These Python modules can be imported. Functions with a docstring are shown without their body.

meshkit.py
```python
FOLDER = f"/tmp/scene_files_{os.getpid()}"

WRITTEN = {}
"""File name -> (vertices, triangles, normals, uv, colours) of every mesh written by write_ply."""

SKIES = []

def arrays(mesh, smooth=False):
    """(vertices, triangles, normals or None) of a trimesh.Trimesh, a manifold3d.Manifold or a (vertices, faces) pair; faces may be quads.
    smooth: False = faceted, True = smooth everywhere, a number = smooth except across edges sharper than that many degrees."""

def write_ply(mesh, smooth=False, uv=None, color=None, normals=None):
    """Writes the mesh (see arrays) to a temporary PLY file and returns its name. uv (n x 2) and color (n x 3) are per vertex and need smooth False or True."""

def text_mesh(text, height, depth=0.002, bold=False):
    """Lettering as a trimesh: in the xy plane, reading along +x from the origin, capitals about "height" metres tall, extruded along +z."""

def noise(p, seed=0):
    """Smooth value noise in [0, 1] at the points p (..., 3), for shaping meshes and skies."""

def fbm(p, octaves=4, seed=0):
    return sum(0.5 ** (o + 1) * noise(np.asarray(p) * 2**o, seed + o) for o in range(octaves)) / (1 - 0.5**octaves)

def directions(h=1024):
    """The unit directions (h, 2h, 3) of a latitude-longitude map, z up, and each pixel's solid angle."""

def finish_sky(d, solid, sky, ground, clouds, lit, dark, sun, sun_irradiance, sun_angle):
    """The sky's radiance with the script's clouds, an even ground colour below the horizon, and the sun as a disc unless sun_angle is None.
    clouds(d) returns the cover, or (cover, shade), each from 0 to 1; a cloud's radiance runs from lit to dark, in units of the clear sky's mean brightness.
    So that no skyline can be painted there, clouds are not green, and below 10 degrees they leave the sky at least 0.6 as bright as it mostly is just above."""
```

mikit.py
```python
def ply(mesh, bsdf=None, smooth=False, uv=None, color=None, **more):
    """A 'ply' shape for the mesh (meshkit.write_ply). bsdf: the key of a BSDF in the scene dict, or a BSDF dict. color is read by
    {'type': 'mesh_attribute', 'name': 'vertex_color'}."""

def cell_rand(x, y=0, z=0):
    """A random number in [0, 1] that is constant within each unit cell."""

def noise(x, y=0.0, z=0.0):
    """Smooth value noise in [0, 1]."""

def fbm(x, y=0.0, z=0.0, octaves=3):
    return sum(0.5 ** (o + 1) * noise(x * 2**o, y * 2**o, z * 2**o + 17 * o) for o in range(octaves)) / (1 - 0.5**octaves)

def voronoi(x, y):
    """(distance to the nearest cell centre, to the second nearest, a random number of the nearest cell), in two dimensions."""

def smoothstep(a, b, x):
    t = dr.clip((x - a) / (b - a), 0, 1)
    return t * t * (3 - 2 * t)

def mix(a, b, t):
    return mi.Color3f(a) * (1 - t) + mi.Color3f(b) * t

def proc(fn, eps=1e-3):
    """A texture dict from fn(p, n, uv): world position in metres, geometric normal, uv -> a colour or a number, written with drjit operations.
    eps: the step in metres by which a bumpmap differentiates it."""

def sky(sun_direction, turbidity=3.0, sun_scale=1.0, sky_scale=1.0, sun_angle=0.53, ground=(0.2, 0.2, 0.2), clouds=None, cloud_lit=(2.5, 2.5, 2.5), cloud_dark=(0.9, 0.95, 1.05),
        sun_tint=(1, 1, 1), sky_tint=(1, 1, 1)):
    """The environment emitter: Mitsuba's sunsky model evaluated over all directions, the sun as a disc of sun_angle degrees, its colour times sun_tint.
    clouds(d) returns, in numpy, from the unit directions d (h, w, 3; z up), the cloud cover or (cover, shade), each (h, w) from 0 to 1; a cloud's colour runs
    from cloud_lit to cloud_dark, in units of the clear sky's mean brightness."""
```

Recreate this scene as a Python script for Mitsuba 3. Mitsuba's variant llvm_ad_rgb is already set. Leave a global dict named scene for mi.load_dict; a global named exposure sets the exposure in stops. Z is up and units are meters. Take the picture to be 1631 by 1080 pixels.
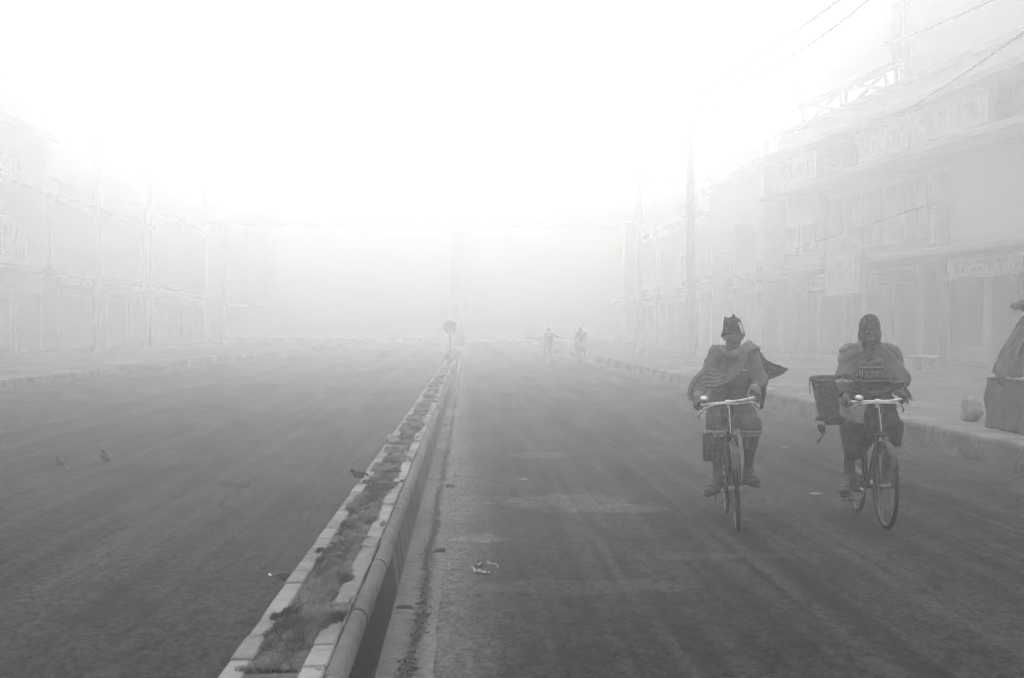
import math, random
import numpy as np, trimesh, drjit as dr, mitsuba as mi
import manifold3d as m3
from scipy import ndimage
import mikit, meshkit
from mikit import proc, noise, fbm, voronoi, smoothstep

# ------------------------------------------------------------------ camera, light, exposure
T = mi.ScalarTransform4f
H_CAM, FOCAL = 1.62, 2300.0                      # eye height; focal length in pixels of a 1631-wide frame
YAW, PITCH = math.atan(70.5 / FOCAL), -math.atan(15 / FOCAL)
fwd = [math.sin(YAW) * math.cos(PITCH), math.cos(YAW) * math.cos(PITCH), math.sin(PITCH)]
scene, labels = {}, {}
HAZE_DENSITY = 0.030
scene['camera'] = {
    'type': 'thinlens', 'fov_axis': 'x', 'fov': math.degrees(2 * math.atan(815.5 / FOCAL)),
    'to_world': T().look_at(origin=[0, 0, H_CAM], target=[fwd[0], fwd[1], H_CAM + fwd[2]], up=[0, 0, 1]),
    'near_clip': 0.1, 'far_clip': 2000.0, 'aperture_radius': 0.006, 'focus_distance': 11.9,
    'medium': {'type': 'ref', 'id': 'air'}}
# overcast: an even cloud layer, brighter where the low sun stands behind it ahead of the camera
SUN = np.array([-0.05, 0.90, 0.15]); SUN /= np.linalg.norm(SUN)
GLOW, LIT, DARK = 50.0, 18.0, 4.0
def overcast(d):
    a = np.degrees(np.arccos(np.clip(d @ SUN, -1, 1)))
    return 1.0, 1 - np.exp(-(a / GLOW) ** 2)
scene['sky'] = mikit.sky(SUN, turbidity=4, sun_scale=0.04, sun_angle=40, sun_tint=(0.8, 1.0, 1.5), clouds=overcast,
                         cloud_lit=(LIT,) * 3, cloud_dark=(DARK,) * 3, ground=(0.1, 0.1, 0.1))
exposure = 2.05
# the fog
scene['air'] = {'type': 'homogeneous', 'albedo': 0.98, 'sigma_t': HAZE_DENSITY, 'phase': {'type': 'hg', 'g': 0.88}}
scene['haze'] = {'type': 'cube', 'to_world': T().translate([0, 95, 12.0]).scale([150, 155, 13.2]),
                 'bsdf': {'type': 'null'}, 'interior': {'type': 'ref', 'id': 'air'}}
labels['haze'] = {'label': 'thick pale winter fog filling the street', 'category': 'fog', 'kind': 'stuff'}

# ------------------------------------------------------------------ helpers
rng = np.random.default_rng(7)

def P(px, py, y):
    """The point at depth y (metres down the road) on the line of sight of a pixel of the photograph."""
    return np.array([(px - 745) / FOCAL * y, y, H_CAM - (py - 525) / FOCAL * y])

def ground(px, py, z=0.0):
    y = (H_CAM - z) * FOCAL / (py - 525)
    return np.array([(px - 745) / FOCAL * y, y, z])

used = {}
def key_for(name, parent=None):
    base = (parent + '__' if parent else '') + name
    n = used.get(base, 0); used[base] = n + 1
    return base if n == 0 else f'{base}_{n:03d}'

def put(name, mesh, mat, parent=None, smooth=30, uv=None, **lab):
    k = key_for(name, parent)
    scene[k] = mikit.ply(mesh, mat, smooth=smooth, uv=uv)
    if lab: labels[k] = lab
    return k

def thing(name, label, category, group=None):
    k = key_for(name)
    labels[k] = {'label': label, 'category': category}
    if group: labels[k]['group'] = group
    return k

def mesh_of(v, f):
    return trimesh.Trimesh(np.asarray(v, float), np.asarray(f, int), process=False)

def join(*ms):
    ms = [m for m in ms if m is not None]
    return ms[0] if len(ms) == 1 else trimesh.util.concatenate(ms)

def box(lo, hi, bevel=0.0):
    """Box lo..hi; with bevel, chamfered edges (44 triangles)."""
    lo, hi = np.asarray(lo, float), np.asarray(hi, float)
    if bevel <= 0:
        return trimesh.creation.box(bounds=[np.minimum(lo, hi), np.maximum(lo, hi)])
    c, h = (lo + hi) / 2, np.abs(hi - lo) / 2
    b = min(bevel, h.min() * 0.8)
    pts = [c + np.array(s) * (h - b * (1 - np.eye(3)[k])) for s in np.array(np.meshgrid([-1, 1], [-1, 1], [-1, 1])).T.reshape(-1, 3) for k in range(3)]
    return trimesh.convex.convex_hull(np.array(pts))

def tf(mesh, M):
    m = mesh.copy(); m.apply_transform(M); return m

def frame_of(path):
    p = np.asarray(path, float)
    t = np.gradient(p, axis=0); t /= np.linalg.norm(t, axis=1, keepdims=True) + 1e-12
    a = np.zeros_like(t); ref = np.array([0, 0, 1.0]) if abs(t[0, 2]) < 0.9 else np.array([1.0, 0, 0])
    for i in range(len(p)):
        v = ref - t[i] * (ref @ t[i]); v /= np.linalg.norm(v) + 1e-12
        a[i] = v; ref = v
    return p, t, a, np.cross(t, a)

def tube(path, r, sides=10, caps=True):
    """Closed tube along a polyline; r a number or one per point."""
    p, t, a, b = frame_of(path)
    r = np.broadcast_to(r, (len(p),)).astype(float)
    ang = np.arange(sides) * 2 * np.pi / sides
    v = p[:, None] + r[:, None, None] * (np.cos(ang)[None, :, None] * a[:, None] + np.sin(ang)[None, :, None] * b[:, None])
    i, j = np.meshgrid(np.arange(len(p) - 1), np.arange(sides), indexing='ij')
    q = np.stack([i * sides + j, i * sides + (j + 1) % sides, (i + 1) * sides + (j + 1) % sides, (i + 1) * sides + j], -1).reshape(-1, 4)
    f = np.vstack([q[:, [0, 1, 2]], q[:, [0, 2, 3]]])
    v = v.reshape(-1, 3)
    if caps:
        n = len(v); v = np.vstack([v, p[:1], p[-1:]])
        s = np.arange(sides)
        f = np.vstack([f, np.stack([s * 0 + n, (s + 1) % sides, s], 1), np.stack([s * 0 + n + 1, (len(p) - 1) * sides + s, (len(p) - 1) * sides + (s + 1) % sides], 1)])
    return mesh_of(v, f)

def curve(points, n=24):
    """Catmull-Rom through the points."""
    p = np.asarray(points, float)
    if len(p) < 3: return np.array([p[0] + (p[-1] - p[0]) * s for s in np.linspace(0, 1, n)])
    q = np.vstack([2 * p[0] - p[1], p, 2 * p[-1] - p[-2]])
    out = []
    for s in np.linspace(0, len(p) - 1 - 1e-9, n):
        i = int(s); u = s - i
        a, b, c, d = q[i:i + 4]
        out.append(0.5 * (2 * b + (c - a) * u + (2 * a - 5 * b + 4 * c - d) * u * u + (3 * b - a - 3 * c + d) * u ** 3))
    return np.array(out)

def ribbon(path, side, thick=0.012, across=13, fold=0.0, waves=3.0, seed=0, out=None):
    """A cloth strip: along path (n x 3), spread by +-side (n x 3) per point, with lengthwise folds pushed along its normal."""
    p, s = np.asarray(path, float), np.asarray(side, float)
    n = len(p)
    t = np.gradient(p, axis=0)
    nrm = np.cross(t, s); nrm /= np.linalg.norm(nrm, axis=1, keepdims=True) + 1e-12
    if out is not None and (nrm @ np.asarray(out, float)).sum() < 0: nrm = -nrm
    u = np.linspace(-1, 1, across)
    ph = meshkit.noise(np.stack([np.linspace(0, 4, n), np.full(n, seed * 3.1), np.zeros(n)], 1)) * 6
    hgt = fold * (np.sin(u[None] * waves * np.pi + ph[:, None]) + 0.5 * np.sin(u[None] * waves * 2.3 * np.pi - ph[:, None] * 1.7))
    mid = p[:, None] + s[:, None] * u[None, :, None] + nrm[:, None] * hgt[..., None]
    v = np.concatenate([(mid + nrm[:, None] * thick / 2).reshape(-1, 3), (mid - nrm[:, None] * thick / 2).reshape(-1, 3)])
    N = n * across
    i, j = np.meshgrid(np.arange(n - 1), np.arange(across - 1), indexing='ij')
    a = (i * across + j).ravel(); q = np.stack([a, a + 1, a + across + 1, a + across], 1)
    quads = [q, q[:, ::-1] + N]
    for k in range(n - 1):
        l, r_ = k * across, k * across + across - 1
        quads += [[[l, l + across, l + across + N, l + N]], [[r_ + across, r_, r_ + N, r_ + across + N]]]
    for k in range(across - 1):
        e = (n - 1) * across + k
        quads += [[[k + 1, k, k + N, k + 1 + N]], [[e, e + 1, e + 1 + N, e + N]]]
    q = np.vstack(quads)
    m = mesh_of(v, np.vstack([q[:, [0, 1, 2]], q[:, [0, 2, 3]]]))
    if m.volume < 0: m.invert()
    return m

def lathe(profile, sides=24, M=None):
    """Profile (r, z) turned about z."""
    pr = np.asarray(profile, float)
    ang = np.arange(sides) * 2 * np.pi / sides
    v = np.stack([pr[:, :1] * np.cos(ang), pr[:, :1] * np.sin(ang), np.broadcast_to(pr[:, 1:], (len(pr), sides))], -1).reshape(-1, 3)
    i, j = np.meshgrid(np.arange(len(pr) - 1), np.arange(sides), indexing='ij')
    q = np.stack([i * sides + j, i * sides + (j + 1) % sides, (i + 1) * sides + (j + 1) % sides, (i + 1) * sides + j], -1).reshape(-1, 4)
    m = mesh_of(v, np.vstack([q[:, [0, 1, 2]], q[:, [0, 2, 3]]]))
    return tf(m, M) if M is not None else m

def extrude_y(profile, y0, y1):
    """Closed (x, z) polygon, convex or not, run along y."""
    from shapely.geometry import Polygon
    m = trimesh.creation.extrude_polygon(Polygon(profile), abs(y1 - y0), engine='earcut')
    v = m.vertices.copy()
    m.vertices = np.stack([v[:, 0], min(y0, y1) + v[:, 2], v[:, 1]], 1)
    m.invert()
    return m

# ---- signed distances and their surface (surface nets), for bodies and clothes
def cone(a, b, ra, rb, sc=(1, 1, 1)):
    a, b, sc = np.asarray(a, float), np.asarray(b, float), np.asarray(sc, float)
    def f(p):
        q, ba = (p - a) / sc, (b - a) / sc
        t = np.clip((q @ ba) / max(ba @ ba, 1e-12), 0, 1)
        return np.linalg.norm(q - t[:, None] * ba, axis=1) - (ra + t * (rb - ra))
    return f

def ell(c, r, R=None):
    c, r = np.asarray(c, float), np.asarray(r, float)
    def f(p):
        q = p - c
        if R is not None: q = q @ R
        k0 = np.linalg.norm(q / r, axis=1); k1 = np.linalg.norm(q / r ** 2, axis=1)
        return k0 * (k0 - 1) / np.maximum(k1, 1e-9)
    return f

def smin(a, b, k):
    h = np.maximum(k - np.abs(a - b), 0) / k
    return np.minimum(a, b) - h * h * k / 4

def union(prims, k=0.03):
    def f(p):
        d = prims[0](p)
        for g in prims[1:]: d = smin(d, g(p), k)
        return d
    return f

def surf(f, lo, hi, h):
    lo, hi = np.asarray(lo, float), np.asarray(hi, float)
    K = 4                                              # look at every fourth point first, then only near the surface
    n = (np.ceil((hi - lo) / h / K).astype(int) + 1) * K + 1
    g = [lo[k] + h * np.arange(n[k]) for k in range(3)]
    ev = lambda q: np.concatenate([f(c) for c in np.array_split(q, max(1, len(q) // 100000))])
    nc = (n - 1) // K + 1
    dc = ev(np.stack(np.meshgrid(*[a[::K] for a in g], indexing='ij'), -1).reshape(-1, 3)).reshape(nc)
    near = np.abs(dc) < K * h * 1.25 + 0.012
    blk = ndimage.maximum_filter(near, size=3, mode='nearest')[:-1, :-1, :-1]
    d = np.repeat(np.repeat(np.repeat(dc, K, 0), K, 1), K, 2)[:n[0], :n[1], :n[2]]
    on = np.zeros(n, bool)
    on[:-1, :-1, :-1] = np.repeat(np.repeat(np.repeat(blk, K, 0), K, 1), K, 2)
    idx = np.argwhere(on)
    d[tuple(idx.T)] = ev(idx * h + lo)
    d = np.where(np.abs(d) < 1e-9, 1e-9, d)
    s = d < 0
    acc, cnt = np.zeros((*(n - 1), 3)), np.zeros(n - 1)
    crossings = []
    for ax in range(3):
        sl0 = [slice(None)] * 3; sl1 = [slice(None)] * 3
        sl0[ax], sl1[ax] = slice(0, -1), slice(1, None)
        cr = s[tuple(sl0)] != s[tuple(sl1)]
        idx = np.argwhere(cr)
        d0, d1 = d[tuple(sl0)][cr], d[tuple(sl1)][cr]
        pos = idx.astype(float); pos[:, ax] += d0 / (d0 - d1)
        o = [k for k in range(3) if k != ax]
        inner = np.ones(len(idx), bool)
        for da in (0, -1):
            for db in (0, -1):
                c = idx.copy(); c[:, o[0]] += da; c[:, o[1]] += db
                ok = np.all((c >= 0) & (c < n - 1), axis=1); inner &= ok
                np.add.at(acc, tuple(c[ok].T), pos[ok]); np.add.at(cnt, tuple(c[ok].T), 1)
        crossings.append((ax, o, idx[inner], s[tuple(sl0)][cr][inner]))
    num = -np.ones(n - 1, int); on = cnt > 0
    num[on] = np.arange(on.sum())
    v = acc[on] / cnt[on][:, None] * h + lo
    faces = []
    for ax, o, idx, inside in crossings:
        if not len(idx): continue
        c = []
        for da, db in ((0, 0), (-1, 0), (-1, -1), (0, -1)):
            k = idx.copy(); k[:, o[0]] += da; k[:, o[1]] += db
            c.append(num[tuple(k.T)])
        q = np.stack(c, 1)
        flip = inside if ax != 1 else ~inside
        q = np.where(flip[:, None], q, q[:, ::-1])
        faces += [q[:, [0, 1, 2]], q[:, [0, 2, 3]]]
    m = mesh_of(v, np.vstack(faces))
    if m.volume < 0: m.invert()
    return m

def relax(m, n=4):
    """Taubin smoothing; loose vertices dropped."""
    from scipy import sparse
    keep = np.unique(m.faces); new = -np.ones(len(m.vertices), int); new[keep] = np.arange(len(keep))
    v, f = np.array(m.vertices)[keep], new[m.faces]
    e = np.vstack([f[:, [0, 1]], f[:, [1, 2]], f[:, [2, 0]]]); e = np.unique(np.sort(e, 1), axis=0)
    A = sparse.coo_matrix((np.ones(2 * len(e)), (np.r_[e[:, 0], e[:, 1]], np.r_[e[:, 1], e[:, 0]])), shape=(len(v), len(v))).tocsr()
    w = 1 / np.maximum(np.asarray(A.sum(1)).ravel(), 1)[:, None]
    for _ in range(n):
        for lam in (0.5, -0.52): v = v + lam * ((A @ v) * w - v)
    return mesh_of(v, f)

# ------------------------------------------------------------------ materials
def mat(key, fn_or_value, rough=0.85, bump=None, bump_scale=1.0, metallic=0.0, spec=0.3, eps=2e-3, both=True):
    col = proc(fn_or_value) if callable(fn_or_value) else {'type': 'rgb', 'value': [fn_or_value] * 3}
    b = {'type': 'principled', 'base_color': col, 'roughness': rough, 'metallic': metallic, 'specular': spec}
    if bump is not None:
        b = {'type': 'bumpmap', 'arbitrary': proc(bump, eps=eps), 'bsdf': b, 'scale': bump_scale}
    scene[key] = {'type': 'twosided', 'bsdf': b} if both else b
    return key

def G(v): return mi.Color3f(v)

def gauss(x, c, w): return dr.exp(-dr.square((x - c) / w))

def road_fn(p, n, uv):
    x, y = p.x, p.y
    base = 0.046 + 0.034 * (fbm(x * 0.7, y * 0.22, 3.0) - 0.5) + 0.030 * (fbm(x * 2.3 + 5, y * 0.45, 9.0) - 0.5)
    # dry worn wheel tracks and the oil-dark strip between them, along the road
    lane = gauss(x, 1.3, 0.35) + gauss(x, 3.0, 0.4) + 0.8 * gauss(x, 4.9, 0.4) + gauss(x, -2.6, 0.45) + gauss(x, -4.3, 0.4) + gauss(x, -6.6, 0.4)
    base += 0.018 * lane * (0.5 + noise(x * 1.5, y * 0.12, 2.0))
    streak = noise(x * 6.0, y * 0.10, 4.0) * noise(x * 17.0, y * 0.3, 6.0)
    base += 0.040 * (streak - 0.25)
    # dust washed to the edge by the gutter and the kerb
    base += 0.16 * dr.exp(-dr.square((x + 0.20 - 0.10 * (fbm(y * 0.9, x * 2.0, 1.0) - 0.3)) / 0.28)) * (x > -0.5)
    base += 0.05 * smoothstep(5.2, 6.3, x + 0.5 * (fbm(y * 0.7, x, 7.0) - 0.5))
    # scaled, pale worn spots
    def spot(cx, cy, rx, ry, amp, s):
        q = dr.square((x - cx) / rx) + dr.square((y - cy) / ry)
        return 1.0 * amp * smoothstep(1.1, 0.3, q + 1.5 * (fbm(x * 7 + s, y * 3.2, s) - 0.5))
    base += spot(0.95, 13.6, 0.75, 0.75, 0.05, 3.0) + spot(1.35, 13.0, 0.5, 0.35, 0.055, 8.0) + spot(0.9, 18.6, 0.5, 0.5, 0.05, 5.0)
    base += spot(1.8, 10.3, 0.8, 0.16, 0.018, 11.0) + spot(0.05, 11.2, 0.35, 0.3, 0.07, 13.0) + spot(0.6, 9.1, 0.9, 0.3, 0.02, 15.0)
    base -= spot(1.2, 15.8, 1.5, 1.3, 0.006, 21.0) + spot(2.9, 9.6, 1.3, 0.8, 0.006, 23.0) + spot(1.6, 8.2, 0.7, 1.6, 0.005, 25.0)
    # aggregate
    grain = 0.45 * noise(x * 55, y * 30, 0.5) + 0.30 * noise(x * 150, y * 90, 1.5) + 0.25 * noise(x * 23, y * 11, 2.5)
    grain = 0.5 + 1.5 * (grain - 0.5)
    base *= 0.08 + 1.15 * grain
    crack = smoothstep(0.035, 0.0, dr.abs(fbm(x * 0.8, y * 0.35, 30.0) - 0.5)) * noise(x * 0.6, y * 0.2, 31.0)
    base *= 1 - 0.35 * crack
    return G(dr.maximum(base, 0.006))

mat('asphalt', road_fn, rough=0.90, spec=0.12, bump=lambda p, n, uv: noise(p.x * 70, p.y * 70) + 2 * noise(p.x * 21, p.y * 21), bump_scale=0.0016)

def concrete(base, seed, amp=0.35, f=1.0):
    def fn(p, n, uv):
        v = fbm(p.x * 1.7 * f + seed, p.y * 1.1 * f, p.z * 1.7 * f) - 0.5
        g = noise(p.x * 40, p.y * 40, p.z * 40) - 0.5
        w = fbm(p.x * 9 * f, p.y * 7 * f + seed, p.z * 9 * f) - 0.5
        return G(dr.maximum(base * (1 + amp * v * 1.6 + 0.22 * g + amp * w), 0.01))
    return fn

for i in range(3): mat(f'coping_concrete_{i}', concrete(0.24 + 0.045 * (i - 1), 3.0 * i, 0.5), bump=lambda p, n, uv: noise(p.x * 60, p.y * 60, p.z * 60), bump_scale=0.001)
mat('kerb_concrete', concrete(0.125, 11.0, 0.5))
def wall_fn(p, n, uv):
    st = fbm(p.y * 9.0, 0.5 + p.z * 0.6, 2.0)
    v = 0.065 + 0.06 * (st - 0.5) + 0.05 * (fbm(p.y * 1.3, p.z * 4, 5.0) - 0.5)
    black = smoothstep(10.5, 8.0, p.y + 1.6 * (st - 0.5) + 2.5 * p.z)     # old black kerb paint on the near stones
    v = v * (1 - black) + 0.008 * black
    v += 0.05 * smoothstep(0.07, 0.0, p.z + 0.05 * (st - 0.5)) * (1 - 0.6 * black)
    return G(dr.maximum(v, 0.006))
mat('median_wall', wall_fn)
def gutter_fn(p, n, uv):
    v = 0.15 + 0.10 * (fbm(p.x * 3, p.y * 0.9, 4.0) - 0.5) + 0.05 * (noise(p.x * 40, p.y * 30) - 0.5)
    q = (p.x + 0.272 - 0.03 * (fbm(p.y * 1.3, 2.0, 6.0) - 0.5)) / (0.012 + 0.05 * fbm(p.y * 2.4, 7.0, 1.0))
    v -= 0.10 * dr.exp(-q * q) * smoothstep(0.25, 0.6, fbm(p.x * 40, p.y * 18, 5.0) + 0.15)
    jt = dr.abs(p.y * 0.55 - dr.floor(p.y * 0.55) - 0.5)
    return G(dr.maximum(v * (1 - 0.5 * smoothstep(0.012, 0.0, jt)), 0.02))
mat('gutter_concrete', gutter_fn)
mat('soil', lambda p, n, uv: G(0.080 + 0.07 * (fbm(p.x * 7, p.y * 4, 3.0) - 0.5) + 0.05 * (noise(p.x * 45, p.y * 45) - 0.5)), rough=0.95)
mat('grass_blade', lambda p, n, uv: G(0.018 + 0.20 * smoothstep(0.35, 0.75, fbm(p.x * 7, p.y * 2.2, 2.0)) + 0.05 * fbm(p.x * 5, p.y * 3, 2.0) * noise(p.x * 90, p.y * 90, p.z * 20)), rough=0.7)
mat('dirt', lambda p, n, uv: G(0.05 + 0.05 * noise(p.x * 60, p.y * 60)), rough=0.95)
mat('paving', concrete(0.19, 21.0, 0.45, 0.6))
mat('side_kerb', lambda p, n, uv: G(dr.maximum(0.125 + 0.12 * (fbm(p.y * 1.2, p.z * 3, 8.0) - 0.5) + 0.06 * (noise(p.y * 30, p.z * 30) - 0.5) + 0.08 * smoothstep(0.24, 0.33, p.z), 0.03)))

# ------------------------------------------------------------------ the setting: road, median, gutter, footpaths
MX_L, MX_IN_L, MX_IN_R, MX_R, MX_FACE = -0.936, -0.845, -0.640, -0.533, -0.458       # median: edges across, from left to right
MZ, KX, KZ, MEND = 0.325, 6.25, 0.336, 62.0
LX, LZ = -12.4, 0.28

def sheet(x0, x1, y0, y1, z, nx=2, ny=2, bumpy=0.0):
    xs, ys = np.linspace(x0, x1, nx), np.linspace(y0, y1, ny)
    X, Y = np.meshgrid(xs, ys, indexing='ij')
    Z = np.full_like(X, z)
    if bumpy: Z = Z + bumpy * (meshkit.fbm(np.stack([X * 0.5, Y * 0.2, X * 0], -1)) - 0.5)
    i, j = np.meshgrid(np.arange(nx - 1), np.arange(ny - 1), indexing='ij')
    a = (i * ny + j).ravel()
    return mesh_of(np.stack([X, Y, Z], -1).reshape(-1, 3), np.vstack([np.stack([a, a + ny, a + ny + 1], 1), np.stack([a, a + ny + 1, a + 1], 1)]))

mat('far_ground', 0.05)
put('ground', sheet(-140, 140, -50, 245, -0.02), 'far_ground', smooth=False, label='dark ground under the street', category='ground', kind='structure')
put('road', sheet(LX - 0.01, KX + 0.02, -50, 244, 0.0, 60, 160, 0.012), 'asphalt', smooth=True, label='dusty grey asphalt road split by the median', category='road', kind='structure')

# median
med = key_for('median')
labels[med] = {'label': 'raised concrete median strip running down the road', 'category': 'median', 'kind': 'structure'}
put('base_wall', extrude_y([(MX_L + 0.01, 0.0), (MX_FACE + 0.030, 0.0), (MX_FACE - 0.004, 0.272), (MX_R - 0.01, 0.272), (MX_R - 0.01, MZ - 0.03), (MX_L + 0.01, MZ - 0.03)], 3.0, MEND), 'median_wall', med, smooth=False)
put('soil_bed', sheet(MX_IN_L - 0.006, MX_IN_R + 0.006, 3.0, MEND, MZ - 0.012, 8, 600, 0.03), 'soil', med, smooth=True)
LIM = 30.0
def stones(x0, x1, length, name, mats, far_name):
    y = 3.0 + rng.uniform(0, 0.2)
    while y < LIM:
        l = length * rng.uniform(0.88, 1.12)
        dz, dx = rng.normal(0, 0.003), rng.normal(0, 0.002)
        m = box((x0 + dx, y + 0.004, MZ - 0.06), (x1 + dx, y + l - 0.004, MZ + dz), 0.008)
        c = m.centroid
        M = trimesh.transformations.rotation_matrix(rng.normal(0, 0.010), [0, 1, 0], c) @ trimesh.transformations.rotation_matrix(rng.normal(0, 0.005), [0, 0, 1], c) @ trimesh.transformations.rotation_matrix(rng.normal(0, 0.006), [1, 0, 0], c)
        put(name, tf(m, M), mats[rng.integers(len(mats))], med, smooth=False)
        y += l
    put(far_name, box((x0, y, MZ - 0.05), (x1, MEND, MZ - 0.002)), mats[0], med, smooth=False, kind='stuff')
CM = [f'coping_concrete_{i}' for i in range(3)]
stones(MX_L, MX_IN_L, 0.42, 'coping_stone', CM, 'far_coping')
stones(MX_IN_R, MX_R - 0.012, 0.42, 'coping_stone', CM, 'far_coping')
# rounded kerb stones on the near side, standing off the coping by a dark joint
def kerb_profile(x0, x1, ztop, zbot):
    r = x1 - x0 - 0.012
    pts = [(x0, zbot), (x0, ztop - 0.012), (x0 + 0.012, ztop)]
    pts += [(x0 + 0.03, ztop - 0.001)] + [(x0 + 0.03 + (r - 0.018) * math.sin(a), ztop - 0.002 - 0.055 * (1 - math.cos(a))) for a in np.linspace(0.1, math.pi / 2, 8)]
    return pts + [(x1, zbot)]
y = 3.0
while y < LIM:
    l = rng.uniform(0.62, 1.0)
    dx, dz = rng.normal(0, 0.003), rng.normal(0, 0.003)
    m = extrude_y(kerb_profile(MX_R + dx, MX_FACE + dx, MZ + 0.012 + dz, 0.273), y + 0.004, y + l - 0.004)
    put('kerb_stone', m, 'kerb_concrete', med, smooth=35)
    y += l
put('far_kerb', extrude_y(kerb_profile(MX_R, MX_FACE, MZ + 0.012, 0.273), y, MEND), 'kerb_concrete', med, smooth=35, kind='stuff')

# grass on the median: blades in clumps, creeping over the copings
def blades(n, y0, y1, h0, seed):
    r = np.random.default_rng(seed)
    x = r.uniform(MX_L + 0.05, MX_R - 0.02, n); yy = np.exp(r.uniform(math.log(y0), math.log(y1), n))
    q = np.stack([x * 9.0, yy * 2.6, x * 0], -1)
    d = meshkit.fbm(q, 3, seed=4)
    edge = np.clip(np.minimum(x - MX_IN_L, MX_IN_R - x) / 0.035, -2, 1) * 0.10
    keep = d + edge + r.normal(0, 0.06, n) > 0.44
    x, yy, d = x[keep], yy[keep], (d + edge)[keep]
    n = len(x); a = r.uniform(0, 2 * np.pi, n)
    hh = h0 * r.uniform(0.4, 1.2, n) * np.clip(0.35 + 4.0 * (d - 0.46), 0.3, 1.15)
    lean = r.uniform(0.3, 1.3, n) * hh
    w = np.maximum(0.0022, 0.00035 * yy) * r.uniform(0.7, 1.4, n)
    base = np.stack([x, yy, np.full(n, MZ - 0.012)], 1)
    s = np.stack([-np.sin(a), np.cos(a), a * 0], 1) * w[:, None]; l = np.stack([np.cos(a), np.sin(a), a * 0], 1)
    mid = base + l * (lean * 0.35)[:, None] + np.array([0, 0, 1]) * (hh * 0.65)[:, None]
    tip = base + l * lean[:, None] + np.array([0, 0, 1]) * hh[:, None]
    v = np.stack([base - s, base + s, mid + s * 0.8, mid - s * 0.8, tip], 1).reshape(-1, 3)
    k = np.arange(n) * 5
    f = np.vstack([np.stack([k, k + 1, k + 2], 1), np.stack([k, k + 2, k + 3], 1), np.stack([k + 3, k + 2, k + 4], 1)])
    return mesh_of(v, f)
put('grass', blades(170000, 5.5, 40, 0.030, 5), 'grass_blade', smooth=False, label='short dark patchy grass growing along the top of the median', category='grass', kind='stuff')

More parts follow.
